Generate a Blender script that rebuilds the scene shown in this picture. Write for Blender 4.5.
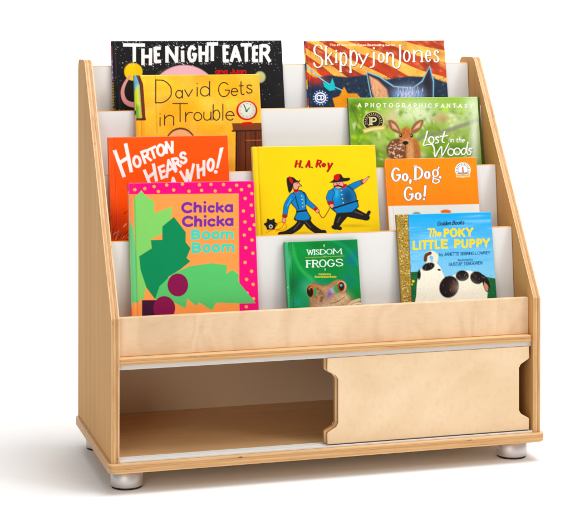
import bpy, bmesh, math, random
import numpy as np
from mathutils import Vector, Matrix

scene = bpy.context.scene
for o in list(bpy.data.objects):
    bpy.data.objects.remove(o)
col = scene.collection
R = math.radians

# ------------------------------------------------------------------ camera, world, lamps, exposure
W, D, H, T = 0.762, 0.3457, 0.6513, 0.0137       # bookcase: width, depth, height above its base, panel thickness
FLOOR = -0.0510
cam_d = bpy.data.cameras.new('camera')
cam = bpy.data.objects.new('camera', cam_d)
col.objects.link(cam)
cam.location = (-0.4816, -2.7054, 0.7365)
cam.rotation_euler = (R(90), 0, -0.2795)
cam_d.sensor_width = 36.0
cam_d.lens = 1675.43 / 570 * 36
cam_d.shift_y = -(265 - 12.565) / 570
cam_d.clip_end = 100
scene.camera = cam

world = bpy.data.worlds.new('World')
scene.world = world
world.use_nodes = True
world.node_tree.nodes['Background'].inputs['Color'].default_value = (1.0, 1.0, 1.0, 1)
world.node_tree.nodes['Background'].inputs['Strength'].default_value = 0.22


def area_light(name, loc, target, size, power, color=(1, 1, 1), size_y=None):
    l = bpy.data.lights.new(name, 'AREA')
    l.energy = power
    l.color = color
    l.shape = 'RECTANGLE'
    l.size = size
    l.size_y = size_y or size
    o = bpy.data.objects.new(name, l)
    col.objects.link(o)
    o.location = loc
    d = Vector(target) - Vector(loc)
    o.rotation_euler = d.to_track_quat('-Z', 'Y').to_euler()
    return o


area_light('overhead_softbox', (0.85, -0.45, 2.6), (0.35, 0.15, 0), 1.9, 74)
area_light('key_softbox', (2.3, -1.9, 1.9), (0.4, 0.2, 0.25), 0.8, 22)
area_light('front_fill', (-1.7, -3.2, 1.15), (0.40, 0.1, 0.15), 1.3, 26)  # unseen fill, added to brighten the compartment and the right inner face
area_light('backdrop_lamp', (1.1, 2.1, 2.7), (1.1, 4.2, 0.9), 4.0, 180, (1, 1, 1), 2.0)
scene.view_settings.view_transform = 'Standard'
scene.view_settings.look = 'None'
scene.view_settings.exposure = 0.0
scene.view_settings.gamma = 1.0


# ------------------------------------------------------------------ helpers: materials
def lin(c):
    return tuple(((v / 255) / 12.92 if v / 255 <= 0.04045 else ((v / 255 + 0.055) / 1.055) ** 2.4) for v in c[:3])


def new_mat(name, rough=0.5, spec=0.5, metal=0.0, color=(200, 200, 200)):
    m = bpy.data.materials.new(name)
    m.use_nodes = True
    nt = m.node_tree
    b = nt.nodes['Principled BSDF']
    b.inputs['Base Color'].default_value = (*lin(color), 1)
    b.inputs['Roughness'].default_value = rough
    b.inputs['Specular IOR Level'].default_value = spec
    b.inputs['Metallic'].default_value = metal
    return m, nt, b


def N(nt, t, **kw):
    n = nt.nodes.new(t)
    for k, v in kw.items():
        if k in n.inputs:
            n.inputs[k].default_value = v
        else:
            setattr(n, k, v)
    return n


def ramp(nt, stops, interp='LINEAR'):
    r = nt.nodes.new('ShaderNodeValToRGB')
    cr = r.color_ramp
    cr.interpolation = interp
    while len(cr.elements) < len(stops):
        cr.elements.new(0.5)
    for e, (p, c) in zip(cr.elements, stops):
        e.position = p
        e.color = (*lin(c), 1)
    return r


def wood(name, c_dark, c_mid, c_light, grain=(60, 60, 2.2), rough=0.42, figure=0.5, bump=0.02, rings=0.0, cloud=(4, 4, 4), streak=(200, 200, 8), rfreq=70.0, spec=0.35, smix=0.6):
    """clear-finished maple / birch veneer: fine long grain, a slow cloudy figure and faint growth contours"""
    m, nt, b = new_mat(name, rough, spec)
    L = nt.links.new
    tc = N(nt, 'ShaderNodeTexCoord')

    def noise(scale, detail, rgh, dist):
        mp = N(nt, 'ShaderNodeMapping')
        mp.inputs['Scale'].default_value = scale
        L(tc.outputs['Object'], mp.inputs['Vector'])
        n = N(nt, 'ShaderNodeTexNoise', Scale=1.0, Detail=detail, Roughness=rgh, Distortion=dist)
        L(mp.outputs[0], n.inputs['Vector'])
        return n
    n1 = noise(grain, 5.0, 0.6, 0.1)
    n2 = noise(cloud, 2.0, 0.4, 0.6)
    mx = N(nt, 'ShaderNodeMix', data_type='FLOAT')
    mx.inputs[0].default_value = figure
    L(n1.outputs['Fac'], mx.inputs[2])
    L(n2.outputs['Fac'], mx.inputs[3])
    fac = mx.outputs[0]
    if rings:
        # contour lines of a slow noise field, as where the cutter leaves the growth rings
        n4 = noise(tuple(c * 0.8 for c in cloud), 3.0, 0.5, 0.9)
        m1 = N(nt, 'ShaderNodeMath', operation='MULTIPLY')
        m1.inputs[1].default_value = rfreq
        L(n4.outputs['Fac'], m1.inputs[0])
        m2 = N(nt, 'ShaderNodeMath', operation='SINE')
        L(m1.outputs[0], m2.inputs[0])
        m3 = N(nt, 'ShaderNodeMath', operation='MULTIPLY_ADD')
        m3.inputs[1].default_value = rings
        L(m2.outputs[0], m3.inputs[0])
        L(fac, m3.inputs[2])
        fac = m3.outputs[0]
    cr = ramp(nt, [(0.28, c_dark), (0.5, c_mid), (0.72, c_light)])
    L(fac, cr.inputs[0])
    n3 = noise(streak, 2.0, 0.5, 0.0)
    fr = ramp(nt, [(0.28, (236, 228, 218)), (0.5, (255, 255, 255))])
    L(n3.outputs['Fac'], fr.inputs[0])
    mul = N(nt, 'ShaderNodeMix', data_type='RGBA', blend_type='MULTIPLY')
    mul.inputs[0].default_value = smix
    L(cr.outputs[0], mul.inputs[6])
    L(fr.outputs[0], mul.inputs[7])
    L(mul.outputs[2], b.inputs['Base Color'])
    bp = N(nt, 'ShaderNodeBump', Strength=bump, Distance=0.001)
    L(n1.outputs['Fac'], bp.inputs['Height'])
    L(bp.outputs[0], b.inputs['Normal'])
    return m


def ply_edge(name, axis, c0, thick, soft=0.0):
    """edge of a plywood board: layers across the thickness (axis) from coordinate c0 on"""
    m, nt, b = new_mat(name, 0.45, 0.4)
    L = nt.links.new
    tc = N(nt, 'ShaderNodeTexCoord')
    sp = N(nt, 'ShaderNodeSeparateXYZ')
    L(tc.outputs['Object'], sp.inputs[0])
    ns = N(nt, 'ShaderNodeTexNoise', Scale=9.0, Detail=3.0)
    L(tc.outputs['Object'], ns.inputs['Vector'])
    sub = N(nt, 'ShaderNodeMath', operation='MULTIPLY_ADD')
    sub.inputs[1].default_value = 0.10
    sub.inputs[2].default_value = -0.05
    L(ns.outputs['Fac'], sub.inputs[0])
    mr = N(nt, 'ShaderNodeMapRange')
    mr.inputs[1].default_value = c0
    mr.inputs[2].default_value = c0 + thick
    L(sp.outputs[axis], mr.inputs[0])
    ad = N(nt, 'ShaderNodeMath', operation='ADD')
    L(mr.outputs[0], ad.inputs[0])
    L(sub.outputs[0], ad.inputs[1])
    stops = [(0.0, (228, 190, 138)), (0.10, (226, 186, 136)), (0.17, (200, 152, 98)), (0.33, (212, 166, 112)),
             (0.42, (226, 186, 136)), (0.50, (216, 170, 116)), (0.57, (184, 132, 80)), (0.72, (210, 162, 108)),
             (0.80, (182, 130, 78)), (0.87, (226, 188, 138)), (1.0, (234, 204, 160))]
    mean = (219, 172, 116)
    cr = ramp(nt, [(p, tuple(c[k] * (1 - soft) + mean[k] * soft for k in range(3))) for p, c in stops])
    L(ad.outputs[0], cr.inputs[0])
    # grain along the edge and a few dark voids
    mp = N(nt, 'ShaderNodeMapping')
    sc = [260, 60, 14] if axis == 0 else [9, 60, 420]
    mp.inputs['Scale'].default_value = sc
    L(tc.outputs['Object'], mp.inputs['Vector'])
    n2 = N(nt, 'ShaderNodeTexNoise', Scale=1.0, Detail=4.0, Roughness=0.7)
    L(mp.outputs[0], n2.inputs['Vector'])
    gr = ramp(nt, [(0.30, (120, 84, 54)), (0.36, (226, 208, 186)), (0.6, (255, 255, 255))])
    L(n2.outputs['Fac'], gr.inputs[0])
    mul = N(nt, 'ShaderNodeMix', data_type='RGBA', blend_type='MULTIPLY')
    mul.inputs[0].default_value = 0.75
    L(cr.outputs[0], mul.inputs[6])
    L(gr.outputs[0], mul.inputs[7])
    mp4 = N(nt, 'ShaderNodeMapping')
    mp4.inputs['Scale'].default_value = (150, 20, 38) if axis == 0 else (26, 20, 170)
    L(tc.outputs['Object'], mp4.inputs['Vector'])
    n4 = N(nt, 'ShaderNodeTexNoise', Scale=1.0, Detail=2.0, Roughness=0.5)
    L(mp4.outputs[0], n4.inputs['Vector'])
    kr = ramp(nt, [(0.73, (255, 255, 255)), (0.765, (112, 74, 46))])
    L(n4.outputs['Fac'], kr.inputs[0])
    mul2 = N(nt, 'ShaderNodeMix', data_type='RGBA', blend_type='MULTIPLY')
    mul2.inputs[0].default_value = 0.85
    L(mul.outputs[2], mul2.inputs[6])
    L(kr.outputs[0], mul2.inputs[7])
    L(mul2.outputs[2], b.inputs['Base Color'])
    return m


M = {}
M['side'] = wood('clear_maple_veneer', (202, 148, 84), (213, 161, 97), (222, 173, 110), (60, 34, 1.4), rough=0.6, spec=0.1, figure=0.35, cloud=(3, 11, 1.0), streak=(300, 300, 6))
M['lip'] = wood('birch_veneer', (219, 185, 147), (229, 196, 158), (235, 205, 169), (10, 60, 60), figure=0.85, rings=0.10, cloud=(13, 9, 7), streak=(60, 100, 220), rfreq=30, smix=.3)
M['door'] = wood('birch_door_veneer', (224, 191, 150), (231, 200, 160), (237, 208, 170), (12, 60, 40), figure=0.85, rings=0.075, cloud=(6, 9, 5.5), streak=(120, 100, 120), rfreq=22, smix=.25)
M['floorwood'] = wood('maple_board', (214, 170, 118), (224, 182, 130), (231, 193, 144), (2.4, 40, 30), figure=0.4, cloud=(1.5, 9, 5), streak=(10, 320, 320))
M['band'] = wood('maple_edge_band', (204, 144, 82), (217, 161, 98), (227, 177, 116), (5, 120, 220), figure=0.35, cloud=(5, 40, 40), streak=(24, 300, 420))
M['bandv'] = wood('maple_edge_band_upright', (186, 130, 72), (202, 148, 86), (216, 166, 104), (160, 120, 5), figure=0.35, cloud=(40, 40, 5), streak=(500, 300, 20))
M['ply_base'] = ply_edge('plywood_edge_flat', 2, -0.0150, 0.0147, soft=0.5)
M['ply_shelf'] = ply_edge('plywood_edge_shelf', 2, 0.1578, 0.0117, soft=0.5)
M['ply_left'] = ply_edge('plywood_edge', 0, 0.0, T)
M['ply_right'] = ply_edge('plywood_edge_right', 0, W - T, T)
m, nt, b = new_mat('white_laminate', 0.38, 0.5, color=(228, 226, 223))
n = N(nt, 'ShaderNodeTexNoise', Scale=400.0, Detail=2.0)
bp = N(nt, 'ShaderNodeBump', Strength=0.04, Distance=0.0005)
nt.links.new(n.outputs['Fac'], bp.inputs['Height'])
nt.links.new(bp.outputs[0], b.inputs['Normal'])
n5 = N(nt, 'ShaderNodeTexNoise', Scale=9.0, Detail=4.0)
mr5 = N(nt, 'ShaderNodeMapRange')
mr5.inputs[3].default_value = 0.28
mr5.inputs[4].default_value = 0.52
nt.links.new(n5.outputs['Fac'], mr5.inputs[0])
nt.links.new(mr5.outputs[0], b.inputs['Roughness'])
M['white'] = m
M['back'] = new_mat('almond_laminate', 0.5, 0.4, color=(236, 208, 174))[0]
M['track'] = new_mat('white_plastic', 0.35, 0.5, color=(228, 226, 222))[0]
M['trackshade'] = new_mat('shaded_white_plastic', 0.5, 0.4, color=(214, 208, 200))[0]  # white track colour darkened to paint in the shade under the shelf
m, nt, b = new_mat('satin_aluminium', 0.38, 0.5, 1.0, (222, 216, 214))
tc = N(nt, 'ShaderNodeTexCoord')
mp = N(nt, 'ShaderNodeMapping')
mp.inputs['Scale'].default_value = (30, 30, 900)
nt.links.new(tc.outputs['Object'], mp.inputs['Vector'])
n = N(nt, 'ShaderNodeTexNoise', Scale=1.0, Detail=3.0)
nt.links.new(mp.outputs[0], n.inputs['Vector'])
bp = N(nt, 'ShaderNodeBump', Strength=0.06, Distance=0.0005)
nt.links.new(n.outputs['Fac'], bp.inputs['Height'])
nt.links.new(bp.outputs[0], b.inputs['Normal'])
mr = N(nt, 'ShaderNodeMapRange')
mr.inputs[3].default_value = 0.42
mr.inputs[4].default_value = 0.6
nt.links.new(n.outputs['Fac'], mr.inputs[0])
nt.links.new(mr.outputs[0], b.inputs['Roughness'])
M['metal'] = m
M['rubber'] = new_mat('black_rubber', 0.6, 0.3, color=(42, 40, 40))[0]
m, nt, b = new_mat('white_backdrop_paper', 0.9, 0.1, color=(247, 247, 247))
n = N(nt, 'ShaderNodeTexNoise', Scale=220.0, Detail=3.0)
bp = N(nt, 'ShaderNodeBump', Strength=0.03, Distance=0.0004)
nt.links.new(n.outputs['Fac'], bp.inputs['Height'])
nt.links.new(bp.outputs[0], b.inputs['Normal'])
M['paper_floor'] = m
m, nt, b = new_mat('page_edges', 0.8, 0.2)
tc = N(nt, 'ShaderNodeTexCoord')
mp = N(nt, 'ShaderNodeMapping')
mp.inputs['Scale'].default_value = (2, 2600, 2)
nt.links.new(tc.outputs['Object'], mp.inputs['Vector'])
n = N(nt, 'ShaderNodeTexNoise', Scale=1.0, Detail=2.0)
nt.links.new(mp.outputs[0], n.inputs['Vector'])
cr = ramp(nt, [(0.3, (196, 186, 166)), (0.7, (240, 234, 220))])
nt.links.new(n.outputs['Fac'], cr.inputs[0])
nt.links.new(cr.outputs[0], b.inputs['Base Color'])
M['pages'] = m


def print_mat(name, rough, coat):
    m, nt, b = new_mat(name, rough, 0.18)
    a = N(nt, 'ShaderNodeAttribute')
    a.attribute_name = 'Print'
    # faint paper mottling
    n = N(nt, 'ShaderNodeTexNoise', Scale=300.0, Detail=2.0)
    r = ramp(nt, [(0.3, (246, 246, 246)), (0.7, (255, 255, 255))])
    nt.links.new(n.outputs['Fac'], r.inputs[0])
    mul = N(nt, 'ShaderNodeMix', data_type='RGBA', blend_type='MULTIPLY')
    mul.inputs[0].default_value = 1.0
    nt.links.new(a.outputs['Color'], mul.inputs[6])
    nt.links.new(r.outputs[0], mul.inputs[7])
    nt.links.new(mul.outputs[2], b.inputs['Base Color'])
    b.inputs['Coat Weight'].default_value = coat
    b.inputs['Coat Roughness'].default_value = 0.12
    n2 = N(nt, 'ShaderNodeTexNoise', Scale=7.0, Detail=0.0)
    bp = N(nt, 'ShaderNodeBump', Strength=0.10, Distance=0.004)
    nt.links.new(n2.outputs['Fac'], bp.inputs['Height'])
    nt.links.new(bp.outputs[0], b.inputs['Normal'])
    nt.links.new(bp.outputs[0], b.inputs['Coat Normal'])
    return m


M['print'] = print_mat('printed_glossy_cover', 0.38, 0.07)
M['printmatt'] = print_mat('printed_matt_cover', 0.5, 0.05)


# ------------------------------------------------------------------ helpers: objects
def link(name, me, mats, parent=None):
    o = bpy.data.objects.new(name, me)
    col.objects.link(o)
    for m in (mats if isinstance(mats, (list, tuple)) else [mats]):
        me.materials.append(m)
    if parent:
        o.parent = parent
    return o


def bm_obj(name, bm, mats, parent=None, smooth=False):
    bmesh.ops.recalc_face_normals(bm, faces=bm.faces)
    me = bpy.data.meshes.new(name)
    bm.to_mesh(me)
    bm.free()
    if smooth:
        for p in me.polygons:
            p.use_smooth = True
    return link(name, me, mats, parent)


def box_bm(x0, x1, y0, y1, z0, z1, bev=0.0, bm=None, seg=2):
    tmp = bmesh.new()
    vs = [tmp.verts.new((x, y, z)) for x in (x0, x1) for y in (y0, y1) for z in (z0, z1)]
    for f in ((0, 1, 3, 2), (4, 6, 7, 5), (0, 4, 5, 1), (2, 3, 7, 6), (0, 2, 6, 4), (1, 5, 7, 3)):
        tmp.faces.new([vs[i] for i in f])
    if bev:
        bmesh.ops.bevel(tmp, geom=list(tmp.edges), offset=bev, segments=seg, affect='EDGES', profile=0.5)
    if bm is None:
        return tmp
    me = bpy.data.meshes.new('t')
    tmp.to_mesh(me)
    tmp.free()
    bm.from_mesh(me)
    bpy.data.meshes.remove(me)
    return bm


def round_poly(pts, radii, n=6):
    """polygon with each corner rounded"""
    out = []
    k = len(pts)
    for i, p in enumerate(pts):
        p = Vector(p)
        r = radii[i] if isinstance(radii, (list, tuple)) else radii
        a = (Vector(pts[i - 1]) - p).normalized()
        c = (Vector(pts[(i + 1) % k]) - p).normalized()
        if r <= 0:
            out.append(tuple(p))
            continue
        ang = a.angle(c)
        d = r / math.tan(ang / 2)
        p0, p1 = p + a * d, p + c * d
        cen = p + (a + c).normalized() * (r / math.sin(ang / 2))
        a0 = math.atan2(p0.y - cen.y, p0.x - cen.x)
        a1 = math.atan2(p1.y - cen.y, p1.x - cen.x)
        while a1 - a0 > math.pi:
            a1 -= 2 * math.pi
        while a1 - a0 < -math.pi:
            a1 += 2 * math.pi
        for j in range(n + 1):
            t = a0 + (a1 - a0) * j / n
            out.append((cen.x + r * math.cos(t), cen.y + r * math.sin(t)))
    return out


def prism(poly, axis, a, b_, bev=0.0012):
    """extrude a 2D polygon along an axis between a and b_, caps' outer edges bevelled"""
    bm = bmesh.new()

    def P(q, t):
        if axis == 'x':
            return (t, q[0], q[1])
        if axis == 'y':
            return (q[0], t, q[1])
        return (q[0], q[1], t)
    v0 = [bm.verts.new(P(q, a)) for q in poly]
    v1 = [bm.verts.new(P(q, b_)) for q in poly]
    f0 = bm.faces.new(v0)
    f1 = bm.faces.new(v1)
    n_ = len(poly)
    for i in range(n_):
        bm.faces.new([v0[i], v0[(i + 1) % n_], v1[(i + 1) % n_], v1[i]])
    if bev:
        es = [e for e in bm.edges if len([f for f in e.link_faces if f in (f0, f1)]) == 1]
        bmesh.ops.bevel(bm, geom=es, offset=bev, segments=2, affect='EDGES', profile=0.5)
    bmesh.ops.recalc_face_normals(bm, faces=bm.faces)
    return bm


def slots(o, fn):
    for p in o.data.polygons:
        p.material_index = fn(p.normal, p.center)


# ------------------------------------------------------------------ the setting: one white paper sweep
def sweep():
    prof = [(-7, FLOOR), (3.0, FLOOR)]
    r = 1.2
    for i in range(1, 17):
        t = i / 16 * math.pi / 2
        prof.append((3.0 + r * math.sin(t), FLOOR + r - r * math.cos(t)))
    prof.append((4.2, 4.5))
    bm = bmesh.new()
    rows = []
    for y, z in prof:
        rows.append([bm.verts.new((x, y, z)) for x in (-7, 8)])
    for a, c in zip(rows, rows[1:]):
        bm.faces.new([a[0], a[1], c[1], c[0]])
    me = bpy.data.meshes.new('floor')
    bm.to_mesh(me)
    bm.free()
    for p in me.polygons:
        p.use_smooth = True
    o = link('floor', me, M['paper_floor'])
    o['kind'] = 'structure'
    o['label'] = 'seamless white paper floor and backdrop'


sweep()

# ------------------------------------------------------------------ the bookcase
root = bpy.data.objects.new('display_bookcase', None)
col.objects.link(root)
root.location = (0, 0, 0)
root['label'] = 'low maple and birch display bookcase with white tiers, sliding doors and metal feet'
root['category'] = 'bookcase'

# side panels: upright at the front, raked above, rounded at the top
prof = [(0, 0), (0, 0.2354), (0.2734, H), (D, H), (D, 0)]
rp = round_poly(prof, [0, 0.004, 0.020, 0.016, 0], 8)
for x0, pm in ((0, 'ply_left'), (W - T, 'ply_right')):
    bm = prism(rp, 'x', x0, x0 + T, 0.0014)
    o = bm_obj('side_panel', bm, [M['side'], M[pm]], root)
    slots(o, lambda n, c: 0 if abs(n.x) > 0.8 else 1)

# base board with rounded corners and eased edges
bo = 0.0045
bm = prism(round_poly([(-bo, -0.009), (W + bo, -0.009), (W + bo, D + bo), (-bo, D + bo)], 0.009, 6), 'z', -0.0150, -0.0003, 0.0028)
o = bm_obj('base_board', bm, [M['floorwood'], M['ply_base']], root)
slots(o, lambda n, c: 0 if abs(n.z) > 0.8 else 1)

# middle shelf, front lip, upper tiers
YS = 0.0045
bm = box_bm(T + 0.0006, W - T - 0.0006, YS, 0.333, 0.1578, 0.1695, 0.0015)
o = bm_obj('middle_shelf', bm, [M['floorwood'], M['ply_shelf']], root)
slots(o, lambda n, c: 0 if abs(n.z) > 0.8 else 1)
bm = box_bm(T + 0.0005, W - T - 0.0005, 0.0185, 0.0305, 0.1697, 0.2338, 0.001)
o = bm_obj('front_lip', bm, [M['lip'], M['lip']], root)

LEAN, PT = R(11), R(5)
TIER = {1: (0.300, 0.6404, 0.4610), 2: (0.235, 0.5623, 0.3830), 3: (0.165, 0.4560, 0.2770), 4: (0.0922, 0.3505, 0.1700)}
for k, (y, z, zf) in TIER.items():
    # white tilted panel behind tier k, its front top edge at (y, z)
    th = 0.012
    zb = zf if k > 1 else 0.35
    hh = (z - zb) / math.cos(PT)
    bm = box_bm(T + 0.0004, W - T - 0.0004, 0, th, -hh, 0, 0.0018)
    o = bm_obj('display_panel', bm, [M['white'], M['band']], root)
    slots(o, lambda n, c: 1 if n.z > 0.3 else 0)
    o.location = (0, y, z)
    o.rotation_euler = (-PT, 0, 0)
    if k < 4:
        ya = TIER[k + 1][0] + 0.001
        bm = box_bm(T + 0.0006, W - T - 0.0006, ya, y - (z - zf) * math.tan(PT) + 0.012, zf - 0.009, zf - 0.0004, 0.0006)
        bm_obj('tier_floor', bm, M['floorwood'], root)
# back of the lower compartment, and the plain back of the case
bm = box_bm(T + 0.0005, W - T - 0.0005, 0.3335, 0.3395, 0.0, 0.50, 0.0005)
bm_obj('back_panel', bm, M['back'], root)

# double channel tracks of the doors
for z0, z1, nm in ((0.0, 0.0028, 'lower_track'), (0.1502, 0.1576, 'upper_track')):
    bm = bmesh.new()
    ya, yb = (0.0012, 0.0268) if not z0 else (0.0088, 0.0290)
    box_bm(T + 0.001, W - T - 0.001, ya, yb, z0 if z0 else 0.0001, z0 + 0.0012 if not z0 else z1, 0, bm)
    if not z0:
        for yy in (ya + 0.0001, 0.0146, yb - 0.0017):
            box_bm(T + 0.0012, W - T - 0.0012, yy, yy + 0.0014, 0.0012, 0.0030, 0.0003, bm)
    bm_obj(nm, bm, M['track' if not z0 else 'trackshade'], root)


def door(x0, x1, y0, y1):
    zb, zt = 0.0036, 0.1500
    n0, n1, n2, n3 = 0.0235, 0.0375, 0.1145, 0.1290
    dn = 0.0195
    pts = [(x0, zb), (x1, zb), (x1, n0), (x1 - dn, n1 - 0.003), (x1 - dn, n2 + 0.003), (x1, n3), (x1, zt), (x0, zt), (x0, n3), (x0 + dn, n2 + 0.003), (x0 + dn, n1 - 0.003), (x0, n0)]
    pp = round_poly(pts, [0, 0, 0.003, 0.007, 0.007, 0.003, 0, 0, 0.003, 0.007, 0.007, 0.003], 5)
    bm = prism(pp, 'y', y0, y1, 0.0008)
    o = bm_obj('sliding_door', bm, [M['door'], M['bandv']], root)
    slots(o, lambda n, c: 0 if abs(n.y) > 0.8 else 1)
    return o


door(0.3715, 0.7436, 0.0070, 0.0146)
door(0.3690, 0.7410, 0.0172, 0.0250)


# feet
def foot(x, y):
    o0 = None
    bm = bmesh.new()
    n_ = 48
    prof = [(0.0, -0.0152), (0.0268, -0.0152), (0.0268, -0.0465), (0.0262, -0.0476), (0.0, -0.0476)]
    rings = []
    for r, z in prof:
        rings.append([bm.verts.new((r * math.cos(2 * math.pi * i / n_), r * math.sin(2 * math.pi * i / n_), z)) for i in range(n_)] if r > 0 else [bm.verts.new((0, 0, z))])
    for a, c in zip(rings, rings[1:]):
        for i in range(n_):
            j = (i + 1) % n_
            if len(a) == 1:
                bm.faces.new([a[0], c[i], c[j]])
            elif len(c) == 1:
                bm.faces.new([a[i], a[j], c[0]])
            else:
                bm.faces.new([a[i], a[j], c[j], c[i]])
    o = bm_obj('foot', bm, M['metal'], root)
    for p in o.data.polygons:
        p.use_smooth = abs(p.normal.z) < 0.5
    o.location = (x, y, 0)
    bm = bmesh.new()
    bmesh.ops.create_cone(bm, cap_ends=True, segments=48, radius1=0.0250, radius2=0.0256, depth=0.0034)
    bmesh.ops.translate(bm, verts=bm.verts, vec=(0, 0, -0.0493))
    g = bm_obj('rubber_glide', bm, M['rubber'], o)


for x, y in ((0.0340, 0.045), (0.7262, 0.045), (0.0345, 0.302), (0.7262, 0.302)):
    foot(x, y)


# ------------------------------------------------------------------ lettering drawn with strokes
def sm(pts, n=6):
    """Catmull-Rom through points"""
    P = [np.array(p, float) for p in pts]
    closed = np.allclose(P[0], P[-1])
    out = []
    k = len(P)
    for i in range(k - 1):
        p0 = P[i - 1] if i > 0 else (P[-2] if closed else 2 * P[0] - P[1])
        p3 = P[i + 2] if i + 2 < k else (P[1] if closed else 2 * P[-1] - P[-2])
        p1, p2 = P[i], P[i + 1]
        for j in range(n):
            t = j / n
            out.append(tuple(0.5 * (2 * p1 + (p2 - p0) * t + (2 * p0 - 5 * p1 + 4 * p2 - p3) * t * t + (3 * p1 - p0 - 3 * p2 + p3) * t ** 3)))
    out.append(tuple(P[-1]))
    return out


def ell(cx, cy, rx, ry, a0=0, a1=360, n=20):
    return [(cx + rx * math.cos(R(a0 + (a1 - a0) * i / n)), cy + ry * math.sin(R(a0 + (a1 - a0) * i / n))) for i in range(n + 1)]


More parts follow.
